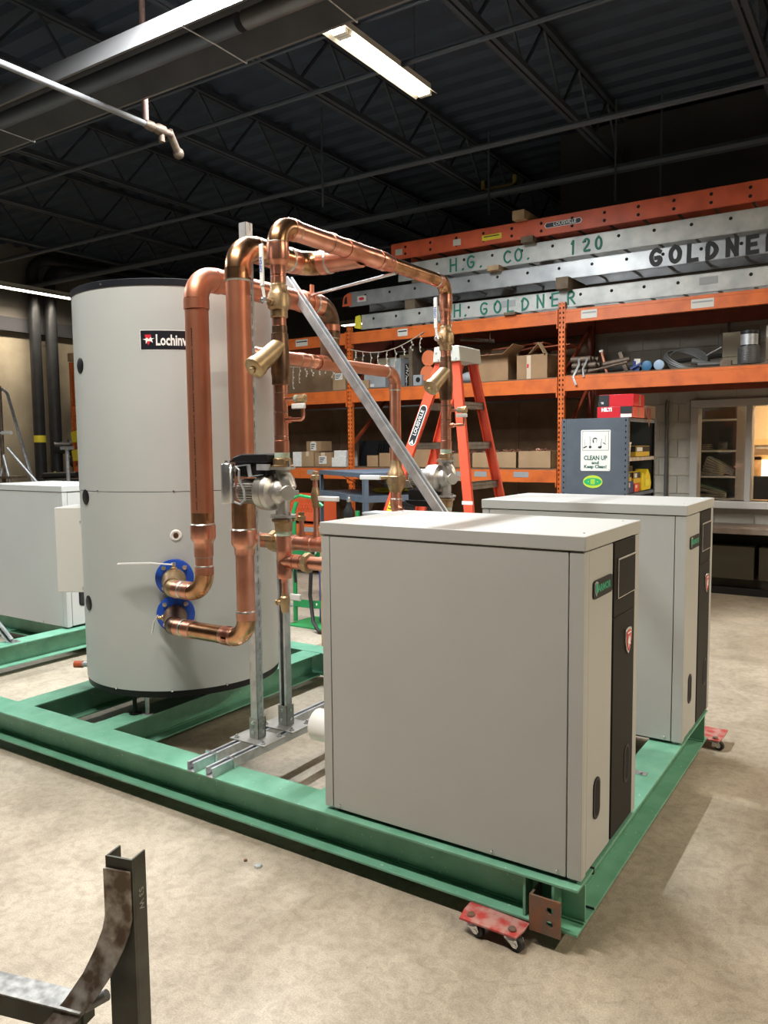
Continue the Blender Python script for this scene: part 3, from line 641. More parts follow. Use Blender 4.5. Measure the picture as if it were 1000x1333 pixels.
wr2([(-.028, .004), (-.012, .006), (-.006, .012), (.002, .004), (.014, .014), (.016, .008), (.030, .008), (.018, .002), (.022, -.014), (.012, -.006), (-.004, -.006), (-.012, -.020), (-.012, -.002)], 'text_white', 'emblem_horse', TR + .0048)
for a, z in ((-106, 2.016), (-106.2, 1.339), (-108.5, .776)):
    p = on_tank(R(a), TR - .004) + Z * z; nrm = (on_tank(R(a), 1) - on_tank(R(a), 0)).normalized()
    b = MB(); b.lathe(p, nrm, [(0, .040), (.008, .040), (.010, .036)], 24); b.build('port_cover', 'black', tk)
p = on_tank(R(-45.4), TR - .003) + Z * 1.153; nrm = Vector((math.cos(R(-45.4)), math.sin(R(-45.4)), 0))
b = MB(); b.lathe(p, nrm, [(0, .030), (.006, .029), (.010, .022), (.006, .015)], 20); b.build('foam_collar', 'white', tk)
b = MB(); b.lathe(p, nrm, [(.004, .013), (.011, .013)], 16); b.build('open_port', 'copper_dark', tk)
for a in (-91.9, -45.9, -118):
    p = on_tank(R(a), TR) + Z * (seam + .003); nrm = Vector((math.cos(R(a)), math.sin(R(a)), 0)); b = MB(); b.lathe(p, nrm, [(0, .006), (.005, .005)], 8); b.build('seam_screw', 'zinc', tk)
for a, z in ((-83, TT - .017), (-83, TB + .004), (-50, TB + .002), (-20, TB + .002)):
    p = on_tank(R(a), TR + .003) + Z * z; nrm = Vector((math.cos(R(a)), math.sin(R(a)), 0)); b = MB(); b.lathe(p, nrm, [(0, .007), (.005, .006)], 8); b.build('rim_screw', 'zinc', tk)
# control box on the left side
a = R(210); rd = Vector((math.cos(a), math.sin(a), 0)); tg = Vector((.5, -.866, 0)); c0 = Vector((TX, TY, 1.027)) + rd * .585
b = MB(); b.obox(c0, rd, tg, Z, .095, .12, .238); cb = b.build('control_box', 'ctrl', tk, label='white sheet metal control box', bevel=.003)
b = MB(); b.obox(c0 + rd * .03 + tg * .121 - Z * .12, rd, tg, Z, .0012, .001, .0012); 
for dz in (-.21, .16): b.obox(c0 - rd * .05 + tg * .122 + Z * dz, rd, tg, Z, .004, .003, .006)
b.build('box_screw', 'galv', cb)
# red-capped drain stub
a = R(-141); p = on_tank(a, TR - .02) + Z * .375
q0 = Vector((-3.05, .40, .378))
b = MB(); b.tube([Vector((-2.95, .45, .385)), q0 + Vector((.0, 0, 0))], .016, 12); b.build('drain_pipe', 'galv', tk)
b = MB(); b.tube([q0 + Vector((.018, .009, 0)), q0 + Vector((-.026, -.013, 0))], .020, 14); b.build('drain_cap', mat('orange_cap', (.48, .09, .03), .5), tk, label='orange red pipe cap')
# blue flanges
FD = Vector((math.cos(R(-46.5)), math.sin(R(-46.5)), 0)); FL = {}
for nm, z in (('u', .945), ('l', .762)):
    c = Vector((TX, TY, z)) + FD * (TR + .0)
    b = MB(); b.lathe(c - FD * .02, FD, [(0, .072), (.045, .072)], 32); b.build('nozzle', 'black', tk)
    b = MB(); b.lathe(c + FD * .022, FD, [(0, .090), (.002, .0935), (.018, .0935), (.020, .090), (.021, .06)], 48); fl = b.build('blue_flange', 'blue', tk, label='round blue pipe flange')
    b = MB()
    sd = FD.cross(Z)
    for k in range(4):
        an = R(45 + 90 * k); pp = c + FD * .042 + (sd * math.cos(an) + Z * math.sin(an)) * .072
        b.lathe(pp, FD, [(0, .013), (.003, .013), (.0031, .011), (.012, .011), (.0121, .006), (.020, .006)], 6)
    b.build('flange_bolt', 'zinc', fl)
    FL[nm] = c + FD * .042

# ------------------------------------------------------------------ copper piping
def arc(p_in, corner, p_out, r, n=10):
    c = Vector(corner); a = (Vector(p_in) - c).normalized(); d = (Vector(p_out) - c).normalized()
    ang = a.angle(d); t_ = r / math.tan(ang / 2); s0 = c + a * t_; s1 = c + d * t_
    bis = (a + d).normalized(); o = c + bis * (r / math.sin(ang / 2)); v0 = s0 - o; v1 = s1 - o; w_ = v0.angle(v1); ax = v0.cross(v1).normalized(); pts = []
    for i in range(n + 1): pts.append(o + Matrix.Rotation(w_ * i / n, 3, ax) @ v0)
    return pts, s0, s1, a, d
def elbow(par, p_in, corner, p_out, r, bend=1.25, m='copper_brown', cup=None, solder=True, mcup='copper'):
    br = r * 1.75 * bend
    pts, s0, s1, a, d = arc(p_in, corner, p_out, br); CORNERS.append((Vector(corner), (s0 - Vector(corner)).length))
    cup = cup if cup is not None else r * .85; rr = r * 1.05
    b = MB(); b.tube(pts, rr, 28); o = b.build('elbow', m, par)
    for s_, dr in ((s0, a), (s1, d)):
        b = MB(); b.lathe(s_ - dr * .002, dr, [(0, rr), (.001, r * 1.09), (cup, r * 1.09), (cup + .001, r * 1.06)], 28); b.build('elbow_cup', mcup, par)
        if solder:
            b = MB(); b.lathe(s_ + dr * (cup - .001), dr, [(0, r * 1.085), (.004, r * 1.075), (.008, r * 1.01)], 28); b.build('solder_joint', 'solder', par)
    return o
PIPES = []; CORNERS = []
def pipe(par, p0, p1, r, m='copper', n=32): PIPES.append((par, Vector(p0), Vector(p1), r, m, n))
def trim(e, o):
    d = (o - e).normalized()
    for c, t_ in CORNERS:
        u = (e - c).dot(d)
        if (e - c - d * u).length < .002 and abs(u) < t_ - .001: return c + d * t_
    return e
def flush_pipes():
    for par, p0, p1, r, m, n in PIPES:
        a, c = trim(p0, p1), trim(p1, p0)
        if (c - a).dot(p1 - p0) > 0: b = MB(); b.tube([a, c], r, n); b.build('pipe', m, par)
def ring(par, p, d, r, w_=.03, m='copper', k=1.09, name='coupling', solder=True):
    d = Vector(d).normalized(); p = Vector(p)
    b = MB(); b.lathe(p - d * w_ / 2, d, [(0, r * 1.01), (.002, r * k), (w_ - .002, r * k), (w_, r * 1.01)], 28); o = b.build(name, m, par)
    if solder:
        for e in (-1, 1):
            b = MB(); b.lathe(p + d * e * (w_ / 2 + .001) - d * .002, d, [(0, r * 1.03), (.004, r * 1.03)], 28); b.build('solder_joint', 'solder', par)
    return o
def reducer(par, p, d, r0, r1, L_=.09, m='copper', name='reducer'):
    """p = start, wide cup r0 first, then tapers to r1 along d"""
    d = Vector(d).normalized(); b = MB()
    b.lathe(p, d, [(0, r0 * 1.06), (L_ * .06, r0 * 1.09), (L_ * .52, r0 * 1.09), (L_ * .60, r0 * 1.03), (L_ * .70, r1 * 1.14), (L_ * .74, r1 * 1.10), (L_, r1 * 1.10), (L_ + .001, r1)], 30); return b.build(name, m, par)
def tee(par, p, d, br, r, r2, m='copper', L_=.08, L2=.07):
    d = Vector(d).normalized(); br = Vector(br).normalized(); p = Vector(p)
    b = MB(); b.lathe(p - d * L_, d, [(0, r * 1.08), (L_ * .45, r * 1.08), (L_ * .5, r * 1.04), (L_ * 1.5, r * 1.04), (L_ * 1.55, r * 1.08), (L_ * 2, r * 1.08)], 28)
    b.lathe(p, br, [(0, r2 * 1.04), (r + L2 * .35, r2 * 1.04), (r + L2 * .4, r2 * 1.08), (r + L2, r2 * 1.08)], 28); return b.build('tee_fitting', m, par)
r4, r3, r25, r2, r34 = .0515, .0395, .034, .027, .011
ZH = 2.445
XA, XB, YAB = -1.825, -1.575, .20
# ---- return side: A riser (left), run back, drop into lower header, F down to boiler 2, E down to boiler 1
pa = thing('return_piping', 'left copper pipe assembly from the upper blue flange to the boilers', 'piping', (XA, YAB, .8))
EL1 = Vector((-2.035, YAB, .935)); A_bot = Vector((XA, YAB, .935)); A_top = Vector((XA, YAB, 2.335)); A_el2 = Vector((XA, 1.165, 2.335)); A_tee = Vector((XA, 1.165, 2.04))
def flange_valve(par, f, el, pin, m, lever):
    d = (el - f).normalized(); L_ = (el - f).length
    q = MB(); q.lathe(f, d, [(0, .050), (.012, .050), (.013, .045), (.03, .047), (.05, .058), (.085, .058), (.10, .050), (L_ - .02, .046)], 28)
    vb = q.build('ball_valve', m, par)
    elbow(par, f, el, pin, r3, m=m, mcup='copper', bend=1.0)
    if lever == 'up':
        top = f + d * .065
        q = MB(); q.lathe(top + Z * .045, Z, [(0, .018), (.018, .016), (.022, .010), (.034, .010)], 12); q.build('valve_stem', 'brass', vb)
        q = MB(); q.bar(top + Z * .078, top + Z * .080 + Vector((-.10, -.055, .006)), .020, .004); q.bar(top + Z * .080 + Vector((-.10, -.055, .006)), top + Z * .078 + Vector((-.245, -.135, .004)), .020, .006); q.build('valve_lever', 'handle_white', vb, label='white flat lever')
        q = MB(); q.lathe(top + Z * .079, Z, [(0, .010), (.010, .010)], 6); q.build('lever_nut', 'zinc', vb)
    else:
        top = f + d * .07; s_ = Vector((-.80, -.60, 0)).normalized()
        q = MB(); q.lathe(top + s_ * .045, s_, [(0, .018), (.018, .016), (.022, .009), (.04, .009)], 12); q.build('valve_stem', 'brass', vb)
        q = MB(); p1 = top + s_ * .085; q.bar(p1 + Z * .012, p1 + s_ * .018 - Z * .02, .02, .004, up=s_); q.bar(p1 + s_ * .018 - Z * .018, p1 + s_ * .03 - Z * .075, .02, .005, up=s_); q.build('valve_lever', 'handle_white', vb)
    return vb
flange_valve(pa, FL['u'], EL1, A_bot, 'bronze', 'up')
pipe(pa, EL1, A_bot, r3); elbow(pa, EL1, A_bot, A_top, r3, m='copper_brown')
pipe(pa, A_bot + Z * .05, (XA, YAB, 1.17), r3)
ring(pa, (XA, YAB, 1.125), Z, r3, .05); reducer(pa, (XA, YAB, 1.245), -Z, r4, r3, .11)
b = MB(); b.lathe((XA, YAB, 1.246), Z, [(0, r4 * 1.09), (.004, r4 * 1.03), (.006, r4 * 1.01)], 28); b.build('solder_joint', 'solder', pa)
pipe(pa, (XA, YAB, 1.22), (XA, YAB, 1.30), r4, 'copper_brown'); pipe(pa, (XA, YAB, 1.30), A_top - Z * .08, r4, 'copper_dull')
b = MB(); sa = R(-72)
for k in range(60):
    z_ = 1.32 + k * .0135
    if k % 7 != 3: b.obox((XA + (r4 + .0003) * math.cos(sa), YAB + (r4 + .0003) * math.sin(sa), z_), Vector((math.cos(sa), math.sin(sa), 0)), Vector((-math.sin(sa), math.cos(sa), 0)), Z, .0004, .0022, .0055)
o_ = b.build('printed_marking', 'copper_dark', pa, smooth=False); o_['kind'] = 'stuff'
elbow(pa, A_bot, A_top, A_el2, r4, m='copper_dull', bend=1.1, solder=False, mcup='copper_dull')
pipe(pa, A_top, A_el2, r4, 'copper_dull'); elbow(pa, A_top, A_el2, A_tee, r4, m='copper_dark', bend=1.05)
ring(pa, (XA, .93, 2.335), Y, r4, .03, 'copper_dull'); pipe(pa, A_el2, A_tee, r4, 'copper_dark'); ring(pa, (XA, 1.165, 2.19), Z, r4, .04, 'copper_dark')
EY, FY, ZL = .455, 1.82, 2.035
tee(pa, (XA, 1.165, ZL), Y, Z, r25 * 1.1, r4 * .9, m='copper_dull', L_=.11, L2=.06)
pipe(pa, (XA, EY, ZL), (XA, FY, ZL), r25, 'copper_dull')
for yy in (.92, 1.00): ring(pa, (XA, yy, ZL), Y, r25, .05, 'copper')
elbow(pa, (XA, 1, ZL), (XA, FY, ZL), (XA, FY, 1), r25, m='copper_dull', mcup='copper')
pipe(pa, (XA, FY, ZL), (XA, FY, 1.10), r25, 'copper'); ring(pa, (XA, FY, 1.58), Z, r2 * 1.05, .03, 'copper')
# ball valve on F
b = MB(); b.lathe((XA, FY, 1.30), Z, [(0, .033), (.02, .045), (.055, .055), (.06, .062), (.10, .062), (.105, .055), (.13, .050), (.15, .038), (.20, .036)], 28); vb = b.build('ball_valve', 'bronze', pa)
b = MB(); b.lathe((XA - .03, FY - .04, 1.395), (-.7, -.7, 0), [(0, .012), (.05, .012)], 10); b.build('valve_stem', 'brass', vb)
b = MB(); b.obox((XA - .13, FY - .09, 1.395), X, Y, Z, .075, .010, .014); b.build('valve_lever', 'handle_white', vb, bevel=.004)
# E drop and connection into boiler 1
elbow(pa, (XA, FY, ZL), (XA, EY, ZL), (XA, EY, 1.0), r25, m='copper_dull')
zr = 1.155
pipe(pa, (XA, EY, ZL), (XA, EY, zr), r25, 'copper_dull'); elbow(pa, (XA, EY, ZL), (XA, EY, zr), (-1, EY, zr), r25, m='copper')
pipe(pa, (XA, EY, zr), (-1.0, EY, zr), r25, 'copper')
b = MB(); b.lathe((-1.66, EY, zr), X, [(0, .036), (.02, .042), (.022, .050), (.05, .050), (.052, .042), (.075, .036)], 8); b.build('union_nut', 'brass', pa)
b = MB(); b.obox((-1.63, EY - .045, zr + .02), X, Y, Z, .035, .012, .01); b.build('valve_lever', 'brass', pa)
for xx in (-1.52, -1.42, -1.33, -1.2): ring(pa, (xx, EY, zr), X, r25, .045, 'copper')
for xx, hh in ((-1.465, .05), (-1.382, .235)):
    b = MB(); b.tube([(xx, EY, zr), (xx, EY, zr + .05 + hh)], .011, 14); b.lathe((xx, EY, zr + .02), Z, [(0, .015), (.03, .015)], 12); b.build('branch_pipe', 'copper', pa)
    b = MB(); b.lathe((xx, EY, zr + .05 + hh), Z, [(0, .012), (.003, .020), (.022, .020), (.026, .014), (.04, .014)], 12); b.build('brass_cap', 'brass', pa)
b = MB(); b.lathe((-1.382, EY, zr + .165), Z, [(0, .013), (.02, .016), (.035, .021), (.060, .021), (.075, .016), (.09, .013)], 14); b.build('branch_valve', 'bronze', pa)
b = MB(); b.obox((-1.31, EY, zr + .205), X, Y, Z, .055, .009, .011); b.build('valve_lever', 'handle_white', pa, bevel=.004)
# F bottom into boiler 2
elbow(pa, (XA, FY, ZL), (XA, FY, zr), (-1, FY, zr), r25, m='copper'); pipe(pa, (XA, FY, zr), (-1.0, FY, zr), r25, 'copper')

# ---- supply side: B riser, C stack, header to D stack
pb = thing('supply_piping', 'copper pipe assembly joining both pumps to the lower blue flange', 'piping', (XB, YAB, .8))
EL2 = Vector((-2.035, YAB, .755)); B_bot = Vector((XB, YAB, .755)); B_top = Vector((XB, YAB, 2.435)); B_el2 = Vector((XB, .665, 2.435)); XC, YC = -1.266, .10; XD, YD = XC, YC + 1.3457
flange_valve(pb, FL['l'], EL2, B_bot, 'copper_dark', 'side')
pipe(pb, EL2, B_bot, r3, 'copper_brown'); ring(pb, (-1.93, YAB, .755), X, r3, .05, 'copper'); ring(pb, (-1.68, YAB, .755), X, r3, .07, 'copper')
elbow(pb, EL2, B_bot, B_top, r3, m='copper_brown')
pipe(pb, B_bot, (XB, YAB, 1.16), r3, 'copper'); reducer(pb, (XB, YAB, 1.235), -Z, r4, r3, .11)
b = MB(); b.lathe((XB, YAB, 1.236), Z, [(0, r4 * 1.09), (.004, r4 * 1.03), (.006, r4 * 1.01)], 28); b.build('solder_joint', 'solder', pb)
pipe(pb, (XB, YAB, 1.22), (XB, YAB, 1.36), r4, 'copper_brown'); pipe(pb, (XB, YAB, 1.36), B_top - Z * .1, r4, 'copper_dull')
elbow(pb, B_bot, B_top, B_el2, r4, m='copper_brown', bend=1.15, mcup='copper_brown')
pipe(pb, B_top, B_el2, r4, 'copper_brown'); ring(pb, (XB, .42, 2.435), Y, r4, .07, 'copper')
elbow(pb, B_top, B_el2, (XC, .665, 2.435), r4, m='copper_brown', bend=1.0)
pipe(pb, B_el2, (XC, .665, 2.435), r4 * .98, 'copper')
# header
HC = Vector((XC, YC, ZH)); HD = Vector((XD, YD, ZH))
elbow(pb, (XC, YC, 1), HC, HD, r3, m='copper_brown', bend=1.1)
pipe(pb, HC, (XC, .88, ZH), r3, 'copper'); tee(pb, (XC, .665, ZH), Y, -X, r3, r4 * .92, L_=.12, L2=.05)
ring(pb, (XC, .44, ZH), Y, r3, .03, 'copper'); reducer(pb, (XC, .80, ZH), Y, r3, r25, .11)
pipe(pb, (XC, .85, ZH), HD, r25, 'copper_brown'); elbow(pb, HC, HD, (XD, YD, 1), r25 * .98, m='copper_brown', bend=1.1)
def stack(x, y, z_off, rt, first):
    """vertical boiler feed: fittings, valve, wye strainer; pump itself is a separate thing"""
    P_ = lambda z: Vector((x, y, z + z_off))
    if first:
        pipe(pb, P_(2.42), P_(2.33), r3, 'copper'); reducer(pb, P_(2.375), -Z, r3, r2, .12)
        b = MB(); b.lathe(P_(2.376), Z, [(0, r3 * 1.09), (.004, r3 * 1.02)], 28); b.build('solder_joint', 'solder', pb)
    else:
        pipe(pb, P_(2.42), P_(2.33), r25, 'copper'); reducer(pb, P_(2.365), -Z, r25 * .98, r2, .10)
    pipe(pb, P_(2.33), P_(1.52), r2, 'copper')
    ring(pb, P_(2.235), Z, r2, .025, 'copper', solder=False)
    # ball valve
    b = MB(); b.lathe(P_(2.09), Z, [(0, .030), (.004, .034), (.030, .034), (.034, .038), (.040, .044), (.088, .044), (.096, .040), (.105, .034), (.125, .033), (.128, .029), (.15, .0285)], 28)
    v = b.build('ball_valve', 'bronze', pb)
    sd = Vector((-.25, -1, 0)).normalized()
    b = MB(); b.lathe(P_(2.15) + sd * .035, sd, [(0, .020), (.012, .018), (.014, .010), (.034, .010)], 14); b.build('valve_stem', 'bronze', v)
    b = MB(); b.lathe(P_(2.15) + sd * .066, sd, [(0, .014), (.010, .014), (.011, .007), (.018, .007)], 6); b.build('lever_nut', 'zinc', v)
    p0 = P_(2.145) + sd * .062; p1 = P_(2.205) + sd * .075; p2 = P_(2.36) + sd * .077
    b = MB(); b.bar(p0 - Z * .01, p1, .018, .004, up=sd); b.bar(p1 - Z * .002, p2, .024, .007, up=sd); lv = b.build('valve_lever', 'handle_white', v, bevel=.003)
    rt_ = Z; up_ = sd.cross(Z)
    text('lever_marking', 'OPEN', .022, 'ink_blue', v, (p1 + p2) / 2 + sd * .0042, Z, Z.cross(sd) * -1 if False else sd.cross(Z), bold=.0006)
    # lower cups
    for z_ in (2.045, 2.005): ring(pb, P_(z_), Z, r2, .03, 'copper_dark', solder=False)
    # wye strainer
    dv = Vector((-.10, -.78, -.58)).normalized()
    b = MB(); b.lathe(P_(1.83), Z, [(0, r2 * 1.02), (.003, .034), (.03, .034), (.05, .037), (.13, .037), (.16, .034), (.20, .033), (.203, r2)], 24); b.build('strainer_body', 'copper_dark', pb)
    b = MB(); b.lathe(P_(1.985), dv, [(.0, .034), (.140, .0385), (.142, .043), (.165, .043), (.168, .039)], 28); sb = b.build('strainer_branch', 'brass', pb, label='brass wye strainer branch with a cap')
    b = MB(); b.lathe(P_(1.985) + dv * .168, dv, [(0, .012), (.014, .012), (.016, .009)], 6); b.build('strainer_plug', 'brass', pb)
    for z_ in (1.80, 1.725, 1.63): ring(pb, P_(z_), Z, r2, .004, 'copper_dark', k=1.03, solder=False)
    ring(pb, P_(1.59), Z, r2, .05, 'copper', solder=False)
    # small bypass with valve
    c = .032
    b = MB(); b.tube([P_(1.775), P_(1.775) + X * .075], .009, 12); b.tube([P_(1.695), P_(1.695) + X * .10, P_(1.700) + X * .107, P_(1.707) + X * .11, P_(1.745) + X * .11], .008, 12)
    b.lathe(P_(1.695), X, [(r2, .013), (r2 + .02, .013)], 10); b.build('bypass_pipe', 'copper', pb)
    b = MB(); b.lathe(P_(1.775) + X * .07, X, [(0, .012), (.004, .016), (.02, .016)], 10); b.build('thread_sealant', 'solder_g', pb)
    b = MB(); b.lathe(P_(1.775) + X * .088, X, [(0, .015), (.02, .017), (.034, .017), (.036, .012)], 8); b.tube([P_(1.775) + X * .11, P_(1.74) + X * .11], .011, 10); b.build('bypass_elbow', 'brass', pb)
    b = MB(); b.obox(P_(1.745) + X * .105 - Y * .02, X, Y, Z, .032, .006, .010); b.build('bypass_lever', 'handle_white', pb, bevel=.003)
    # union above pump
    b = MB(); b.lathe(P_(1.545), Z, [(0, .0305), (.022, .0305)], 24); b.build('thread_sealant', 'solder_g', pb)
    b = MB(); b.lathe(P_(1.508), Z, [(0, .046), (.008, .046), (.010, .038), (.034, .036), (.038, .031)], 24); b.build('pump_union', 'bronze', pb)
    # below pump
    b = MB(); b.lathe(P_(1.255), Z, [(0, .034), (.034, .037), (.040, .046), (.049, .046)], 24); b.build('pump_union', 'bronze', pb)
    b = MB(); b.lathe(P_(1.236), Z, [(0, .0305), (.022, .0305)], 24); b.build('thread_sealant', 'solder_g', pb)
    pipe(pb, P_(1.24), P_(1.08), r2, 'copper'); ring(pb, P_(1.205), Z, r2, .06, 'copper', solder=False)
    tee(pb, P_(1.135), Z, X, r2, r2, L_=.045, L2=.03)
    pipe(pb, P_(1.135), Vector((-1.0, y, 1.135 + z_off)), r2, 'copper')
    for xx in (x + .075, x + .20): ring(pb, (xx, y, 1.135 + z_off), X, r2, .035, 'copper', solder=False)
    b = MB(); b.lathe((x + .105, y, 1.135 + z_off), X, [(0, .036), (.004, .040), (.026, .040), (.030, .034)], 8); b.build('union_nut', 'bronze', pb)
    reducer(pb, P_(1.095), -Z, r2, .013, .05); pipe(pb, P_(1.06), P_(.985), .012, 'copper')
    b = MB(); b.lathe(P_(.925), Z, [(0, .015), (.02, .018), (.03, .020), (.062, .020), (.068, .015), (.075, .015)], 16); b.lathe(P_(.965), Vector((-1, -.2, 0)), [(0, .010), (.032, .010), (.033, .013), (.04, .013)], 10); dvv = b.build('drain_valve', 'brass', pb)
    b = MB(); b.obox(P_(.992) + X * .055, X, Y, Z, .026, .006, .013); b.build('valve_lever', 'handle_white', dvv, bevel=.003)
stack(XC, YC, 0, r3, True); stack(XD, YD, 0, r25, False)

flush_pipes()
# ------------------------------------------------------------------ circulator pumps
def make_pump(x, y, label):
    t = thing('circulator_pump', label, 'pump', (x, y, 1.41), 'circulator pumps')
    P_ = lambda a, b_, c: Vector((x + a, y + b_, 1.41 + c))
    q = MB(); q.lathe(P_(-.02, 0, 0), X, [(-.085, .060), (-.080, .074), (-.045, .076), (-.043, .073), (-.040, .076), (-.018, .072), (-.012, .060), (-.006, .050), (.012, .056), (.030, .050), (.045, .030), (.055, .022)], 40)
    q.build('volute', 'alu', t)
    q = MB(); q.tube([P_(0, 0, .092), P_(.004, 0, .07), P_(.022, 0, .045), P_(.036, 0, .018), P_(.034, 0, -.005)], [.028, .030, .032, .028, .015], 20)
    q.tube([P_(0, 0, -.094), P_(.002, 0, -.06), P_(-.005, 0, -.03)], [.026, .026, .03], 20); q.build('neck', 'alu', t)
    ff = Vector((.80, -.60, 0)); c = P_(.030, -.02, 0)
    q = MB(); q.lathe(c, ff, [(0, .016), (.030, .020), (.034, .030), (.044, .030), (.046, .028)], 24)
    for e in (-1, 1): q.obox(c + ff * .037 + Vector((.6, .8, 0)) * e * .034, ff, Vector((.6, .8, 0)), Z, .006, .010, .010)
    q.build('drain_cap', 'alu', t)
    q = MB()
    for z_ in (-.100, .090): q.lathe(P_(0, 0, z_), Z, [(0, .052), (.010, .052)], 28)
    q.build('pump_flange', 'alu', t)
    q = MB()
    for z_ in (-.110, .094):
        for e in (-1, 1): q.lathe(P_(.042 * e, -.012 * e, z_ - .004), Z, [(0, .008), (.026, .008), (.026, .005), (.036, .005)], 6)
    q.build('flange_bolt', 'zinc', t)
    # finned motor
    q = MB(); q.lathe(P_(-.10, 0, 0), -X, [(0, .044), (.11, .044), (.118, .036)], 32)
    for k in range(28):
        a = 2 * PI * k / 28; q.obox(P_(-.155, .047 * math.cos(a), .047 * math.sin(a)), X, Vector((0, math.cos(a), math.sin(a))), Vector((0, -math.sin(a), math.cos(a))), .052, .005, .0018)
    q.build('finned_motor', 'alu', t)
    # black control housing on top with lid
    q = MB(); q.obox(P_(-.13, .0, .095), X, Y, Z, .085, .045, .035); cb_ = q.build('control_housing', 'black', t, bevel=.006)
    q = MB(); pf = [(-.235, .118), (-.215, .140), (-.17, .152), (-.035, .154), (-.028, .148), (-.028, .118)]
    q.prism(pf, P_(0, .055, 0), X, Z, .11); q.build('control_lid', 'black', t, bevel=.005)
    q = MB(); q.obox(P_(-.055, -.05, .10), X, Y, Z, .03, .008, .012); q.build('terminal', 'galv', t)
    # capacitor can and bracket
    q = MB(); q.lathe(P_(-.215, -.085, -.045), Z, [(0, .026), (.004, .0275), (.155, .0275), (.16, .024)], 24); q.lathe(P_(-.215, -.085, .115), Z, [(0, .012), (.012, .012)], 8); q.build('capacitor_can', 'zinc', t, label='shiny round metal can')
    q = MB(); q.bar(P_(-.215, -.06, .10), P_(-.13, -.055, .11), .02, .004); q.bar(P_(-.13, -.055, .11), P_(-.12, -.055, .06), .004, .02); q.bar(P_(-.12, -.055, .062), P_(-.06, -.055, .07), .02, .004); q.build('bracket', 'galv', t)
    q = MB(); q.tube([P_(-.175, -.085, .085), P_(-.165, -.088, .10), P_(-.150, -.088, .09), P_(-.155, -.085, .05), P_(-.135, -.08, .01), P_(-.13, -.08, -.03), P_(-.15, -.085, -.048), P_(-.18, -.086, -.04)], .005, 8); q.build('power_cable', 'label_g', t)
    return t
pm = make_pump(XC, YC, 'silver circulator pump with black top box beside the copper risers')
p2 = make_pump(XD, YD, 'silver circulator pump behind the diagonal strut')
for ch in list(p2.children):     # the far pump has its black box below the motor and no can in view
    if ch.name.split('.')[0] in ('capacitor_can', 'bracket', 'power_cable', 'terminal'): bpy.data.objects.remove(ch)
for ch in p2.children:
    if ch.name.split('.')[0] in ('control_housing', 'control_lid'): ch.scale.z = -1

# ------------------------------------------------------------------ strut channel support frame
def strut(parent, p0, p1, open_dir, name, w_=.0413, slots=False, m='galv', step=.05):
    """C channel, open side towards open_dir, with in-turned lips; slotted back if asked"""
    p0 = Vector(p0); p1 = Vector(p1); d = (p1 - p0).normalized(); o = Vector(open_dir); o = (o - d * o.dot(d)).normalized(); s_ = d.cross(o); h = w_ / 2; t_ = .0027
    pf = [(-h, -h), (h, -h), (h, h), (h * .46, h), (h * .46, h - .008), (h * .46 + t_, h - .008), (h * .46 + t_, h - t_), (h - t_, h - t_), (h - t_, -h + t_), (-h + t_, -h + t_), (-h + t_, h - t_), (-h * .46 - t_, h - t_), (-h * .46 - t_, h - .008), (-h * .46, h - .008), (-h * .46, h), (-h, h)]
    L_ = (p1 - p0).length; n = len(pf); q = MB()
    vs = [p0 + s_ * a + o * c for a, c in pf] + [p1 + s_ * a + o * c for a, c in pf]
    fs = [(i, (i + 1) % n, n + (i + 1) % n, n + i) for i in range(n) if not (slots and i == 0)]
    # end faces split in convex quads
    quads = [(0, 1, 8, 9), (1, 2, 7, 8), (2, 3, 6, 7), (3, 4, 5, 6), (0, 9, 10, 15), (15, 10, 11, 14), (14, 11, 12, 13)]
    fs += [q_ for q_ in quads] + [tuple(n + i for i in q_[::-1]) for q_ in quads]
    q.add(vs, fs)
    if slots:
        c0 = p0 - o * (h - t_ / 2)
        for e in (-1, 1): q.obox(c0 + s_ * e * h * .68 + d * L_ / 2, d, s_, o, L_ / 2, h * .32, t_ / 2)
        k = int(L_ / step)
        for i in range(k + 1): q.obox(c0 + d * min(L_, i * step), d, s_, o, .010, h * .37, t_ / 2)
    return q.build(name, m, parent)
sf = thing('strut_support_frame', 'galvanised strut channel frame with two posts holding up the copper pipes', 'pipe support', (-1.64, .4, ZT))
zr0 = ZT + .0207
for xx in (-1.695, -1.585):
    strut(sf, (xx, -.035, zr0 - .0), (xx, 1.93, zr0 - .0), Z, 'floor_rail')
    for yy in (.085, 1.80):
        q = MB(); q.bar((xx - .026, yy, ZT + .001), (xx - .026, yy, zr0 + .024), .01, .008, up=Y); q.bar((xx + .026, yy, ZT + .001), (xx + .026, yy, zr0 + .024), .01, .008, up=Y); q.bar((xx - .03, yy, zr0 + .024), (xx + .03, yy, zr0 + .024), .010, .007)
        q.build('beam_clamp', 'zinc', sf)
zb_ = zr0 + .0207
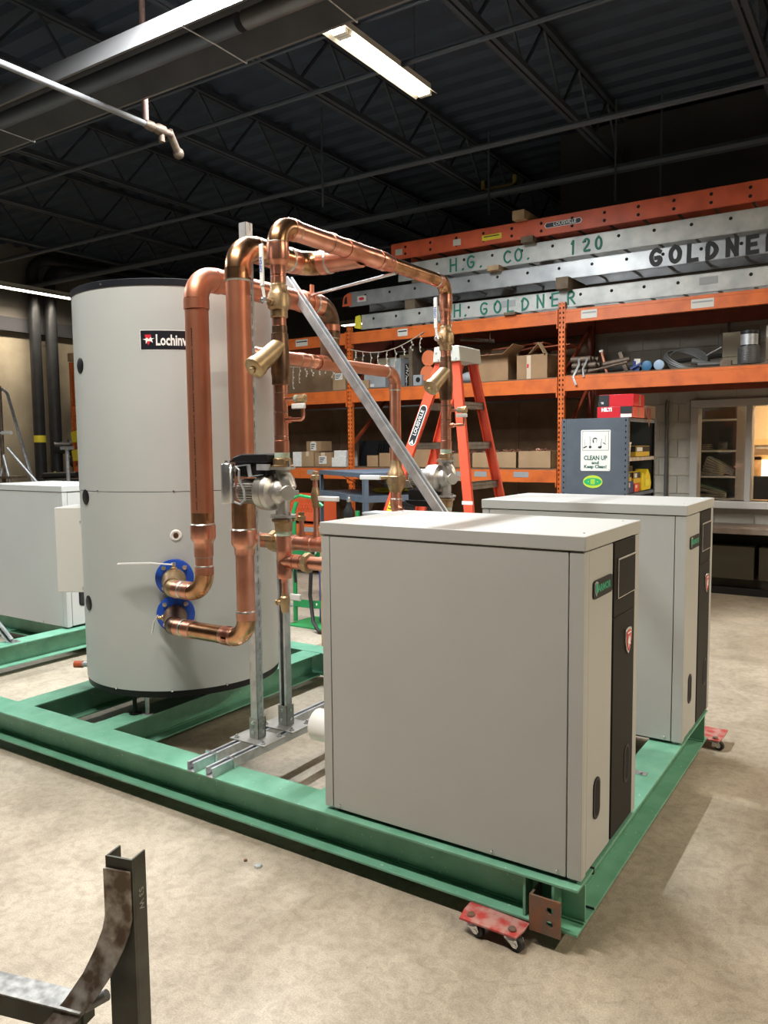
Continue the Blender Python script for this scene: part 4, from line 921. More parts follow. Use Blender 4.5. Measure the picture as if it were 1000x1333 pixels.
for yy, zt_ in ((.325, 2.56), (.525, 2.40)):
    q = MB(); q.obox((-1.64, yy, zb_ + .003), X, Y, Z, .105, .075, .003); pb_ = q.build('base_plate', 'alu', sf)
    q = MB(); q.obox((-1.64, yy - .024, zb_ + .054), X, Y, Z, .026, .0025, .048); q.obox((-1.64, yy + .024, zb_ + .054), X, Y, Z, .026, .0025, .048); q.obox((-1.6165, yy, zb_ + .054), X, Y, Z, .0025, .026, .048); q.obox((-1.6635, yy, zb_ + .054), X, Y, Z, .0025, .026, .048); q.build('post_base', mat('olive_zinc', (.32, .34, .31), .45, .5) if 'olive_zinc' not in bpy.data.materials else bpy.data.materials['olive_zinc'], sf)
    for e, f_ in ((-1, -1), (1, -1), (-1, 1), (1, 1)): q = MB(); q.lathe((-1.64 + e * .08, yy + f_ * .055, zb_ + .006), Z, [(0, .014), (.002, .014), (.0021, .009), (.010, .009), (.0101, .005), (.016, .005)], 6); q.build('base_bolt', 'zinc', sf)
    for zz in (.03, .075):
        q = MB(); q.lathe((-1.64, yy - .0265, zb_ + zz + .006), -Y, [(0, .009), (.007, .009), (.0075, .004), (.012, .004)], 6); q.build('post_bolt', 'zinc', sf)
        q = MB(); q.lathe((-1.614, yy, zb_ + zz + .006), X, [(0, .009), (.007, .009)], 6); q.build('post_bolt', 'zinc', sf)
    strut(sf, (-1.64, yy, zb_ + .008), (-1.64, yy, zt_), Vector((-1, 0, 0)) if yy < .4 else Vector((0, -1, 0)), 'post', slots=yy < .4)
q = strut(sf, (-1.87, .875, 2.44), (-.87, .76, 1.235), Vector((.62, -.10, .6)), 'diagonal_brace')
strut(sf, (-.87, .76, 1.235), (-.20, .69, .4277), Vector((.62, -.10, .6)), 'diagonal_brace')
q = MB(); q.tube([(-1.80, .985, 2.372), (-1.20, .85, 2.384)], .0075, 10); q.build('threaded_rod', 'zinc', sf, label='bright threaded rod')
# clevis strap on the A run
q = MB(); q.lathe((XA, .99, 2.335), Y, [(-.012, r4 + .002), (-.012, r4 + .006), (.012, r4 + .006), (.012, r4 + .002)], 28, caps=False); q.obox((XA + .02, .99, 2.335 + r4 + .018), X, Y, Z, .004, .012, .02); q.obox((XA + .05, .955, 2.335 + r4 + .01), X, Y, Z, .004, .012, .02); q.build('pipe_clamp', mat('copper_strap', (.62, .22, .12), .5, .3), sf)

# ------------------------------------------------------------------ red caster dollies
def dolly(cx_, cy_, label):
    t = thing('caster_dolly', label, 'dolly', (cx_, cy_, 0), 'red dollies under the skid')
    pl_ = [(-.115, -.058), (-.075, -.085)]
    z0 = .098
    q = MB(); poly = [(-.155, -.03), (-.125, -.085), (.125, -.085), (.155, -.03), (.155, .11), (-.155, .11)]
    poly = [(-.122, .052), (-.122, -.01), (-.10, -.05), (.10, -.05), (.122, -.01), (.122, .052)]
    # sloping red plate: outer lip lower
    lo = [(-.105, -.050, .088), (.095, -.050, .088), (.107, -.012, .097), (.107, .12, .098), (-.107, .12, .098), (-.107, -.008, .097)]
    lo = [(cx_ + a, cy_ + b_, z_ - .042) for a, b_, z_ in lo]; th = .006
    q.add([(a, b_, c) for a, b_, c in lo] + [(a, b_, c + th) for a, b_, c in lo], [(5, 4, 3, 2, 1, 0), (6, 7, 8, 9, 10, 11)] + [(i, (i + 1) % 6, 6 + (i + 1) % 6, 6 + i) for i in range(6)])
    q.build('deck_plate', 'red_paint', t)
    for e in (-.075, .07): q = MB(); q.lathe((cx_ + e, cy_ - .022, .0575), Z, [(0, .014), (.004, .012), (.005, .006)], 12); q.build('swivel_rivet', 'rust', t)
    for k, (e, yaw) in enumerate(((-.065, -15), (.072, -15), (-.065, 165), (.072, 165))):
        wy = cy_ - .028 if k < 2 else cy_ + .07
        r_ = .0235; T_ = Matrix.Translation((cx_ + e, wy, 0)) @ Matrix.Rotation(R(yaw), 4, 'Z')
        q = MB(T_); q.lathe((.022, -.010, r_), Y, [(0, r_ - .003), (.003, r_), (.017, r_), (.020, r_ - .003)], 24); cs = q.build('wheel', 'rubber', t)
        q = MB(T_)
        for s_ in (-1, 1):
            q.prism([(-.028, .042), (.030, .042), (.036, .028), (.030, .016), (.016, .014)], (0, s_ * .0145 + (0 if s_ < 0 else .002), 0), X, Z, .002)
        q.lathe((0, 0, .036), Z, [(0, .026), (.004, .028), (.009, .026)], 20); q.lathe((.022, -.0185, r_), Y, [(0, .008), (.004, .008), (.037, .008)], 10); q.build('caster_fork', 'zinc', t)
    return t
dl = dolly(-.262, -.065, 'worn red caster dolly under the front beam near the corner bracket')
dolly(-.04, 2.0, 'red caster dolly just visible beyond the far corner of the skid')
for xx in (-3.50,): dolly(xx, 1.90, 'red caster dolly hidden behind the tank under the rear beam')

# ------------------------------------------------------------------ second skid
s2 = thing('steel_skid', 'second green painted steel skid, left behind the tank', 'skid', (-5.5, 1.5, 0))
ibeam(s2, 'y', -4.57, .0 - .9, 3.4); ibeam(s2, 'x', 1.40, -7.6, -4.575); ibeam(s2, 'x', 2.05, -7.6, -4.575); ibeam(s2, 'x', -.9, -7.6, -4.575); ibeam(s2, 'y', -7.75, -.9, 3.4)
t = thing('strut_channel', 'slotted zinc strut leaning at the left edge on the second skid', 'channel', (-4.5, .82, ZT))
strut(t, (-4.50, .86, ZT + .012), (-4.86, .62, ZT + .62), Vector((.5, -.7, .2)), 'channel', slots=True)
q = MB(); q.obox((-4.49, .87, ZT + .004), X, Y, Z, .05, .035, .0035); q.lathe((-4.47, .89, ZT + .007), Z, [(0, .011), (.01, .011)], 6); q.build('foot_plate', 'zinc', t)

# ------------------------------------------------------------------ steel stand in the foreground
st = thing('steel_stand', 'dark steel post with a curved flat bar at bottom left', 'stand', (-.56, -1.29, 0))
dx = Vector((.966, .261, 0)).normalized(); dy = Vector((-.261, .966, 0)).normalized(); c0 = Vector((-.588, -1.250, 0)); TOP = .715
q = MB(); zc = TOP / 2
q.obox(c0 + Z * zc, dx, dy, Z, .034, .003, zc)                                        # web
q.obox(c0 - dx * .0315 + dy * .024 + Z * (zc - .0), dx, dy, Z, .0025, .021, zc)        # far flange
q.obox(c0 + dx * .0315 + dy * .024 + Z * zc, dx, dy, Z, .0025, .021, zc)               # near flange
q.build('channel_post', 'steel_green', st, bevel=.001)
q = MB(); pts = []
pth = [(0, TOP - .025), (-.0, TOP - .13), (-.006, TOP - .16), (-.022, TOP - .20), (-.048, TOP - .25), (-.085, TOP - .30), (-.13, TOP - .345), (-.19, TOP - .38), (-.27, TOP - .40)]
bw2 = .033
for i, (u, z) in enumerate(pth):
    for s_ in (-1, 1):
        for o_ in (0, .006):
            # bar bends away from the web towards the viewer side (-dy) and the left
            pts.append(c0 - dy * (.004 + o_) + dx * (s_ * bw2 + u * .80 - .002) - dy * (-u) * .62 + Z * z)
q.add(pts, [f for i in range(len(pth) - 1) for k in [4 * i] for f in ((k, k + 2, k + 6, k + 4), (k + 1, k + 5, k + 7, k + 3), (k, k + 4, k + 5, k + 1), (k + 2, k + 3, k + 7, k + 6))] + [(0, 1, 3, 2), (4 * len(pth) - 4, 4 * len(pth) - 2, 4 * len(pth) - 1, 4 * len(pth) - 3)])
q.build('bent_flat_bar', 'steel_dark', st, label='bent flat bar with bare shiny patches')
q = MB(); q.bar((-.63, -1.31, .40), (-1.30, -1.50, .405), .06, .004); q.build('ground_top', 'bare_top', st)
q = MB(); q.obox(Vector((-.955, -1.415, .37)), Vector((.67, .19, 0)), Vector((-.19, .67, 0)), Z, .34, .004, .03); q.obox(Vector((-.965, -1.405, .375)), Vector((.67, .19, 0)), Vector((-.19, .67, 0)), Z, .34, .028, .021); q.build('cross_bar', 'steel_green', st)
q = MB(); q.tube([(-.60, -1.285, .42), (-.66, -1.33, .38), (-.72, -1.36, .33)], .012, 10); q.build('weld_brace', 'bare_top', st)
q = MB(); q.obox(c0 + Z * .006, dx, dy, Z, .12, .12, .006); q.bar((-1.28, -1.50, 0), (-1.28, -1.50, .35), .05, .05); q.build('base', 'steel_green', st)
text('chalk_marks', '53 W', .022, 'chalk', st, c0 + dx * .0342 + dy * .024 + Z * (TOP - .10), -Z, dy, bold=.0004)
t = thing('orange_tool', 'orange object corner at the bottom left edge by the stand', 'tool', (-.85, -1.47, .35))
q = MB(); q.obox((-1.0, -1.52, .335), X, Y, Z, .10, .03, .012); q.build('body', mat('tool_orange', (.75, .2, .06), .5), t, bevel=.004)
q = MB(); q.obox((-.93, -1.52, .16), X, Y, Z, .02, .02, .163); q.build('leg', 'steel_green', t)

# small debris on the floor
for x_, y_, r_, m_, lb in ((-1.20, -.165, .016, 'galv', 'small metal nut on the floor below the front beam'), (.62, .02, .010, 'paper', 'white paper scrap on the floor right of the skid'), (-1.27, -.16, .007, 'rust', 'tiny rusty bolt on the floor below the front beam')):
    q = MB(); q.lathe((x_, y_, .0005), Z, [(0, r_), (.008 if m_ != 'paper' else .002, r_ * .9)], 6); tag(q.build('floor_debris', m_, loc=(x_, y_, 0)), lb, 'debris')

# ------------------------------------------------------------------ pallet rack
RYF, RYB = 5.9, 6.86
UX = [-10.80, -7.9, -5.1, -2.3, .5]
rk = thing('pallet_rack', 'long orange pallet rack along the back wall', 'rack', (-5.1, 6.4, 0))
def up_post(xc, yf, zt, m='orange', face=1, detail=True):
    q = MB(); w_ = .076
    q.box(xc - w_ / 2, xc - w_ / 2 + .003, yf, yf + .035, 0, zt); q.box(xc + w_ / 2 - .003, xc + w_ / 2, yf, yf + .035, 0, zt)
    if not detail: q.box(xc - w_ / 2, xc + w_ / 2, yf, yf + .003, 0, zt); return q.build('rack_post', m, rk, smooth=False)
    cols = [(-.038, -.026), (-.012, .012), (.026, .038)]
    for a, c in cols: q.box(xc + a, xc + c, yf, yf + .003, 0, zt)
    n = int(zt / .0508)
    for i in range(n + 1):
        z = i * .0508
        for a, c in ((-.026, -.012), (.012, .026)):
            z1 = min(zt, z + .026)
            q.add([(xc + a, yf, z), (xc + c, yf, z), (xc + c, yf, z1), (xc + a, yf, z1), (xc + a, yf + .003, z), (xc + c, yf + .003, z), (xc + c, yf + .003, z1), (xc + a, yf + .003, z1)], [(0, 1, 2, 3), (0, 4, 5, 1), (3, 2, 6, 7)])
    q.build('rack_post', m, rk, smooth=False)
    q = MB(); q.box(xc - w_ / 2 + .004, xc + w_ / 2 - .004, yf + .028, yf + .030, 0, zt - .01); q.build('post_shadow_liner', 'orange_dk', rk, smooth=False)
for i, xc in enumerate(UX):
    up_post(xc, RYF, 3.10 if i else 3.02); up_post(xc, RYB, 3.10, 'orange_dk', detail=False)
    zs = [.2, .9, 1.6, 2.3, 2.95]
    for a, c in zip(zs, zs[1:]):
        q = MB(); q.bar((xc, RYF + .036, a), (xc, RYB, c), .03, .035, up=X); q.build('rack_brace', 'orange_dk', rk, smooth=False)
    q = MB(); q.box(xc - .05, xc + .05, RYF - .02, RYF + .09, 0, .008); q.build('foot_plate', 'orange_dk', rk)
LEV = [(2.87, 3.012), (2.14, 2.296), (1.17, 1.308)]
for i, (xa, xb) in enumerate(zip(UX, UX[1:])):
    for j, (z0, z1) in enumerate(LEV):
        if i == 3 and j == 2: continue
        za, zb2 = (z0, z1) if not (i == 3 and j == 1) else (2.155, 2.312)
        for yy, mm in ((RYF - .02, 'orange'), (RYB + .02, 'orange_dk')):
            q = MB(); q.box(xa + .042, xb - .042, yy, yy + .045, za, zb2 - .03); q.box(xa + .042, xb - .042, yy, yy + .022, zb2 - .03, zb2)
            q.build('rack_beam', mm, rk, bevel=.002)
        for xe in (xa + .038, xb - .050): q = MB(); q.box(xe, xe + .012, RYF - .024, RYF + .03, za - .05, zb2 + .01); q.build('beam_connector', 'orange', rk)
        if j > 0:
            n = 3; w_ = (xb - xa - .1) / n
            for k in range(n):
                q = MB(); q.box(xa + .05 + k * w_ + .002, xa + .05 + (k + 1) * w_ - .002, RYF + .008, RYB + .04, zb2 + .001, zb2 + .014); q.build('deck_board', 'ply', rk)
for xa, xb, zz, lab in ((-8.9, -7.0, 2.9, 0), (-6.6, -6.35, 2.9, 0), (-4.36, -4.22, 2.905, 1), (-3.75, -3.62, 2.905, 1), (-2.08, -1.91, 2.90, 1), (-.98, -.77, 2.89, 1), (-5.95, -5.75, 2.905, 1)):
    if lab:
        q = MB(); q.box(xa, xb, RYF - .0222, RYF - .0205, zz, zz + .085); lo_ = q.build('beam_label', 'label_w', rk, smooth=False)
        q = MB(); q.box(xa + .01, xb - .01, RYF - .0228, RYF - .0224, zz + .05, zz + .065); q.build('label_print', 'label_g' if xa > -3 else 'text_black', lo_, smooth=False)
for xa, xb in ((-5.80, -5.66), (-5.46, -5.30), (-3.62, -3.50), (-3.33, -3.17), (-2.84, -2.66), (-5.0, -4.9)):
    q = MB(); q.box(xa, xb, RYF - .0222, RYF - .0205, 1.225, 1.285); q.build('beam_label', 'label_g', rk, smooth=False)
# plywood backs
for i, (xa, xb) in enumerate(zip(UX[:3], UX[1:4])):
    for (z0, z1) in ((0.02, 1.16), (1.33, 2.12), (2.32, 2.86)):
        for k in range(3):
            w_ = (xb - xa - .02) / 3; q = MB(); q.box(xa + .01 + k * w_ + .003, xa + .01 + (k + 1) * w_ - .003, RYB + .075, RYB + .09, z0, z1); q.build('back_panel', 'ply', rk, smooth=False)
q = MB(); q.box(-6.9, -5.16, RYF + .25, RYF + .265, 2.312, 2.80); q.build('front_panel', 'ply_lt', rk, label='light plywood sheet standing on the middle shelf')
q = MB(); q.box(-10.78, -10.60, 5.84, 6.05, 3.03, 3.16); tag(q.build('wood_block', 'lumber', loc=(-10.7, 5.95, 3.03)), 'wood block on top of the far left orange rack post', 'block')

# ------------------------------------------------------------------ ladders on top of the rack
def flat_ladder(name, label, x0, x1, z0, z1, mrail, mrung, hole_step, hole_x0, two=False, y0=5.94, y1=6.40, zdrop=0.0):
    t = thing(name, label, 'ladder', ((x0 + x1) / 2, (y0 + y1) / 2, z0))
    for yy in (y0, y1):
        q = MB(); e = .02 if yy == y0 else -.02
        q.box(x0, x1, min(yy, yy + .004), max(yy, yy + .004), z0 + .004, z1 - .004)
        q.box(x0, x1, min(yy, yy + e), max(yy, yy + e), z0, z0 + .006); q.box(x0, x1, min(yy, yy + e), max(yy, yy + e), z1 - .006, z1)
        q.build('side_rail', mrail, t, smooth=False)
    n = int((x1 - hole_x0) / hole_step)
    for k in range(n):
        xx = hole_x0 + k * hole_step
        q = MB(); q.tube([(xx, y0 + .004, z0 + .05), (xx, y1, z0 + .05)], .014, 8); q.build('rung', mrung, t)
        q = MB()
        for zz in ([z1 - .055, z0 + .055] if two else [z1 - .06 if k % 2 else z1 - .06]): q.lathe((xx, y0 - .003, zz), Y, [(0, .015), (.003, .017)], 12)
        q.build('rung_socket', 'gap', t)
    return t
la = flat_ladder('extension_ladder', 'orange extension ladder, topmost on the rack', -4.48, 1.2, 3.83, 4.02, 'ladder_or2', 'lumber_dk', .345, -4.28, two=True)
q = MB(); q.prism([(-1.52 + .0, 0), (-1.50, .028), (-1.12, .028), (-1.10, 0), (-1.12, -.028), (-1.50, -.028)], (0, 5.938, 3.93), X, Z, .001); bl = q.build('maker_badge', 'text_white', la, smooth=False); bl.location.x += -1.0
q = MB(); q.prism([(-1.51, 0), (-1.495, .023), (-1.125, .023), (-1.11, 0), (-1.125, -.023), (-1.495, -.023)], (0, 5.9365, 3.93), X, Z, .001); q.build('badge_field', 'text_black', la, smooth=False).location.x += -1.0
text('badge_lettering', 'LOUISVILLE', .05, 'text_white', la, (-2.29, 5.9350, 3.93), X, Z, bold=.0008)
q = MB(); q.box(-3.26, -3.02, 5.936, 5.939, 3.88, 3.94); lb_ = q.build('warning_label', 'label_y', la, smooth=False); q = MB(); q.box(-3.24, -3.05, 5.935, 5.9355, 3.915, 3.925); q.build('label_print', 'text_black', lb_, smooth=False)
for xx in (-3.63, -4.42):
    q = MB(); q.box(xx, xx + .10, 5.936, 5.939, 3.88, 3.95); q.build('rail_sticker', 'label_w', la, smooth=False)
s1 = flat_ladder('aluminium_ladder', 'aluminium ladder lettered H.G. CO. 120 in green', -4.38, 1.2, 3.565, 3.768, 'alu_ladder_w', 'alu_ladder', .355, -4.2)
brush('painted_letters', 'H.G.', 'paint_green', s1, (-3.66, 5.937, 3.60), X, Z, .135, 1.05, .020); brush('painted_letters', 'CO.', 'paint_green', s1, (-2.99, 5.937, 3.605), X, Z, .13, 1.05, .020)
brush('painted_letters', '120', 'paint_green', s1, (-2.23, 5.937, 3.600), X, Z, .13, 1.05, .022)
s2_ = flat_ladder('aluminium_ladder', 'aluminium ladder sprayed GOLDNER in black', -5.12, 1.2, 3.342, 3.522, 'alu_ladder', 'alu_ladder', .36, -4.87)
brush('sprayed_letters', 'GOLDNER', 'paint_black', s2_, (-1.38, 5.937, 3.368), X, Z, .145, 1.22, .040)
q = MB(); q.prism([(-5.22, .0), (-5.20, .12), (-5.13, .16), (-5.08, .15), (-5.08, .0)], (0, 5.935, 3.355), X, Z, .004); eh = q.build('end_cap', 'ladder_or2', s2_, label='orange plastic end cap')
q = MB(); q.prism([(-5.19, .03), (-5.175, .10), (-5.15, .12), (-5.14, .03)], (0, 5.930, 3.355), X, Z, .004); q.build('cap_opening', 'gap', s2_)
q = MB(); q.box(-4.99, -4.86, 5.936, 5.939, 3.39, 3.46); q.build('rail_sticker', 'label_w', s2_, smooth=False); q = MB(); q.ball((-4.925, 5.9355, 3.425), .04, 1, .02, .5); q.build('sticker_mark', 'badge_red', s2_)
s3 = flat_ladder('aluminium_ladder', 'lowest aluminium ladder lettered H. GOLDNER in green', -4.93, 1.2, 3.045, 3.225, 'alu_ladder_w', 'alu_ladder', .33, -4.75)
brush('painted_letters', 'H.', 'paint_green', s3, (-3.62, 5.937, 3.07), X, Z, .135, .95, .020); brush('painted_letters', 'GOLDNER', 'paint_green', s3, (-3.28, 5.937, 3.07), X, Z, .130, 1.32, .020)
for xx in (-3.02, -.92):
    q = MB(); q.box(xx, xx + .17, 5.936, 5.939, 3.12, 3.19); q.build('rail_sticker', 'label_g', s3, smooth=False)
q = MB(); q.prism([(-5.02, .02), (-5.0, .16), (-4.94, .17), (-4.93, .0)], (0, 5.938, 3.05), X, Z, .03); q.build('end_cap', 'label_y', s3)
for x_, zA, zB_, mm, lb in ((-2.85, 4.022, 4.12, 'lumber', 'raw wood block on top of the orange ladder'), (-2.75, 3.766, 3.829, 'lumber_dk', 'dark wood block between orange and lettered ladders'),
                            (-3.15, 3.521, 3.574, 'lumber', 'round wood offcut below the green CO lettering'), (-2.35, 3.226, 3.349, 'lumber_dk', 'grey wood block under the ladder sprayed in black'), (-2.95, 3.013, 3.044, 'lumber_dk', 'dark wood block between rack beam and lowest ladder'),
                            (.3, 3.766, 3.829, 'lumber_dk', 'wood block between upper ladders past the right edge'), (.3, 3.521, 3.574, 'lumber_dk', 'wood block between middle ladders past the right edge'), (.3, 3.226, 3.349, 'lumber_dk', 'wood block between lower ladders past the right edge'), (.4, 3.013, 3.044, 'lumber_dk', 'wood block on the rack beam past the right edge'), (-4.3, 3.226, 3.349, 'lumber_dk', 'wood block near the left ends of the lower ladders'), (-4.2, 3.013, 3.044, 'lumber_dk', 'wood block under the left end of the lowest ladder'), (-4.2, 3.521, 3.574, 'lumber_dk', 'wood block near the left end of the lettered ladder')):
    q = MB(); q.box(x_, x_ + .14, 5.84 if x_ < 0 and x_ > -4 else 5.95, 6.5, zA, zB_); tag(q.build('wood_block', mm, loc=(x_, 6.2, zA), bevel=.003), lb, 'block', 'wood blocks spacing the ladders')

# ------------------------------------------------------------------ goods on the rack
ZM, ZMR, ZLo = 2.3115, 2.3275, 1.3235
def carton(name, label, cat, x0, x1, y0, y1, z0, z1, m='card', group=None, tape=True, open_=False, lab=None, yaw=0):
    cx_, cy_ = (x0 + x1) / 2, (y0 + y1) / 2
    t = thing(name, label, cat, (cx_, cy_, z0), group); T_ = Matrix.Translation((cx_, cy_, 0)) @ Matrix.Rotation(yaw, 4, 'Z') @ Matrix.Translation((-cx_, -cy_, 0))
    if open_:
        q = MB(T_); e = .005; q.box(x0, x1, y0, y1, z0, z0 + e); q.box(x0, x0 + e, y0, y1, z0, z1); q.box(x1 - e, x1, y0, y1, z0, z1); q.box(x0, x1, y0, y0 + e, z0, z1); q.box(x0, x1, y1 - e, y1, z0, z1); q.build('body', m, t)
    else:
        q = MB(T_); q.box(x0, x1, y0, y1, z0, z1); q.build('body', m, t, bevel=.003)
        if tape:
            q = MB(T_); w_ = (x1 - x0) * .12; q.box(cx_ - w_, cx_ + w_, y0 - .001, y1 + .001, z1 - .06, z1 + .001); q.build('tape_strip', 'tape', t)
    if lab:
        q = MB(T_); q.box(x0 + (x1 - x0) * lab[0], x0 + (x1 - x0) * lab[1], y0 - .0015, y0 - .0005, z0 + (z1 - z0) * lab[2], z0 + (z1 - z0) * lab[3]); l_ = q.build('shipping_label', 'paper', t, smooth=False)
        q = MB(T_)
        for k in range(3): q.box(x0 + (x1 - x0) * (lab[0] + .04), x0 + (x1 - x0) * (lab[0] + (lab[1] - lab[0]) * (.5 + .15 * k)), y0 - .0022, y0 - .0017, z0 + (z1 - z0) * (lab[2] + (lab[3] - lab[2]) * (.2 + .25 * k)), z0 + (z1 - z0) * (lab[2] + (lab[3] - lab[2]) * (.32 + .25 * k)))
        q.build('label_print', 'text_black', l_, smooth=False)
    return t, T_
# middle shelf, centre bay
t = thing('electrical_enclosure', 'wide grey steel electrical box on the shelf left of the ladder', 'electrical box', (-4.8, 6.1, ZM))
q = MB(); q.box(-4.96, -4.64, 6.02, 6.22, ZM, 2.545); q.build('body', 'grey_metal', t, bevel=.004)
q = MB(); q.box(-4.79, -4.65, 6.012, 6.02, ZM + .01, 2.535); q.build('door', 'grey_metal', t, bevel=.003)
q = MB(); q.box(-4.86, -4.80, 6.010, 6.012, 2.33, 2.37); q.box(-4.73, -4.67, 6.008, 6.012, 2.50, 2.53); q.build('label_sticker', 'paper', t)
t = thing('electrical_enclosure', 'tall narrow open grey electrical box on the middle shelf', 'electrical box', (-4.45, 6.1, ZM))
q = MB(); q.box(-4.56, -4.42, 6.02, 6.05, ZM, 2.665); q.box(-4.42, -4.41, 6.02, 6.25, ZM, 2.665); q.box(-4.56, -4.55, 6.05, 6.25, ZM, 2.665); q.build('body', 'grey_metal', t)
q = MB(); q.box(-4.41, -4.34, 6.12, 6.2, ZM, 2.60); q.build('breaker_strip', 'black', t)
q = MB()
for k in range(6): q.tube([(-4.37 + random.uniform(-.03, .03), 6.10, 2.33 + .04 * k), (-4.34 + random.uniform(-.03, .03), 6.08, 2.38 + .04 * k), (-4.38, 6.1, 2.43 + .03 * k)], .004, 5)
q.build('loose_wires', 'label_w', t)
t = thing('beige_tray', 'beige metal panel standing behind the tall electrical box', 'panel', (-4.4, 6.35, ZM)); q = MB(); q.box(-4.60, -4.28, 6.33, 6.36, ZM, 2.74); q.box(-4.60, -4.28, 6.30, 6.36, 2.70, 2.74); q.build('panel', mat('beige', (.62, .54, .38), .6), t)
t = thing('beige_tray', 'beige metal panel standing behind the wide electrical box', 'panel', (-4.8, 6.35, ZM)); q = MB(); q.box(-4.96, -4.66, 6.33, 6.36, ZM, 2.72); q.build('panel', bpy.data.materials['beige'], t)
carton('carton', 'small opened light carton left of the wide electrical box', 'box', -5.05, -4.98 + .12, 5.97, 6.01, ZM, 2.42, 'card_lt', tape=False)
carton('carton', 'light cardboard carton beside the rack post, left bay side', 'box', -5.42, -5.22, 5.97, 6.12, ZM, 2.58, 'card_lt', tape=False, lab=(.2, .8, .5, .8))
t = thing('outlet_box', 'small grey square box with a round black hole', 'electrical box', (-4.16, 6.05, ZM)); q = MB(); q.box(-4.22, -4.10, 6.0, 6.12, ZM, 2.445); q.build('body', 'grey_metal', t, bevel=.004); q = MB(); q.lathe((-4.15, 6.0, 2.385), -Y, [(0, .032), (.002, .030)], 20); q.build('opening', 'gap', t)
q = MB(); q.box(-4.31, -4.26, 6.05, 6.4, ZM, 2.80); tag(q.build('board_divider', 'lumber_dk', loc=(-4.28, 6.2, ZM)), 'upright dark wood board on the middle shelf', 'board')
for xx, zz, lb in ((-4.03, 2.64, 'upper orange traffic cone base left of the stepladder top'), (-4.05, 2.46, 'lower orange traffic cone base left of the stepladder top')):
    t = thing('traffic_cone', lb, 'cone', (xx, 6.3, zz)); q = MB(); q.lathe((xx, 6.05, zz), Y, [(0, .095), (.02, .095), (.03, .075), (.45, .02)], 24); q.build('cone_body', mat('cone_orange', (.75, .2, .08), .5) if 'cone_orange' not in bpy.data.materials else bpy.data.materials['cone_orange'], t)
q = MB(); q.box(-4.14, -3.9, 6.1, 6.5, ZM, 2.365); tag(q.build('board_divider', 'lumber', loc=(-4, 6.3, ZM)), 'short board under the orange cones', 'board')
t, T_ = carton('carton', 'open cardboard box with raised flap behind the ladder', 'box', -3.34, -2.96, 6.0, 6.35, ZM, 2.60, 'card', open_=True)
q = MB(); q.obox((-3.15, 5.95, 2.605), X, Y, Z, .19, .05, .003); q.bar((-2.965, 6.02, 2.60), (-2.84, 6.02, 2.70), .33, .004, up=(0, 0, 1)); q.build('flap', 'card', t)
q = MB(); q.box(-3.32, -2.97, 6.30, 6.34, 2.60, 2.70); q.build('rear_flap', 'card_dk', t)
t, T_ = carton('carton', 'taped brown carton with a white and red label near the rack post', 'box', -2.86, -2.50, 6.0, 6.32, ZM, 2.58, 'card', tape=False)
q = MB(); q.box(-2.74, -2.69, 5.998, 6.0, ZM + .005, 2.575); q.build('tape_strip', 'tape', t); q = MB(); q.box(-2.735, -2.715, 5.996, 5.998, 2.44, 2.48); q.build('red_mark', 'badge_red', t)
q = MB(); q.bar((-2.72, 6.05, 2.60), (-2.60, 6.02, 2.70), .05, .004); q.bar((-2.60, 6.02, 2.71), (-2.52, 6.0, 2.58), .08, .004); q.build('flap', 'card_lt', t)
t = thing('plastic_bag', 'clear plastic bag on the middle shelf behind the ladder rail', 'bag', (-3.5, 6.1, ZM))
q = MB(); q.ball((-3.5, 6.12, ZM + .07), .1, 1.3, 1, .7); q.ball((-3.38, 6.45, ZM + .05), .06, 1, 1, .8); q.build('bag', 'bag', t)
t = thing('orange_sheet', 'folded orange plastic sheets heaped behind the open carton', 'sheeting', (-2.9, 6.5, ZM))
q = MB()
for x0, x1, y, za, zb2 in ((-3.35, -2.7, 6.58, 2.72, 2.76), (-3.2, -2.75, 6.57, 2.66, 2.72), (-2.9, -2.40, 6.60, 2.70, 2.72), (-3.75, -3.4, 6.58, 2.58, 2.68)): q.obox(((x0 + x1) / 2, y, (za + zb2) / 2), Vector((x1 - x0, 0, zb2 - za)), Y, Vector((-(zb2 - za), 0, x1 - x0)), (x1 - x0) / 2, .18, .008)
q.build('sheet', mat('peach_orange', (.72, .22, .12), .5), t); q = MB(); q.box(-3.3, -2.5, 6.40, 6.75, ZM, 2.62); q.build('stack_below', 'card_dk', t)
# right bay
for k in range(9):
    r_ = .032; row = k % 3; col_ = k // 3
    t = thing('steel_nipple', 'brown pipe piece in the pile by the post, ' + ('bottom', 'middle', 'top')[row] + ' layer, ' + ('front', 'second', 'back')[col_] + ' row', 'pipe fitting', (-2.12, 6.1 + .07 * col_, ZMR + .033 + row * .066), 'brown pipe pieces piled beside the rack post')
    x0 = -2.26 + random.uniform(-.0, .05); q = MB(); q.tube([(x0, 6.03 + .069 * col_, ZMR + r_ + row * .067), (x0 + .24 + random.uniform(-.04, .04), 6.03 + .069 * col_, ZMR + r_ + row * .067)], r_, 14); q.build('pipe_piece', 'pipe_brown', t)
t = thing('hanging_strap', 'grey webbing strap hanging over the orange beam', 'strap', (-2.08, 5.9, ZMR))
q = MB(); q.tube([(-2.14, 6.0, ZMR + .16), (-2.12, 5.94, ZMR + .10), (-2.16, 5.87, ZMR - .03), (-2.12, 5.86, ZMR - .12)], .013, 6); q.tube([(-2.05, 6.0, ZMR + .16), (-2.07, 5.92, ZMR + .05), (-2.04, 5.87, ZMR - .04)], .011, 6); q.build('strap', 'galv', t)
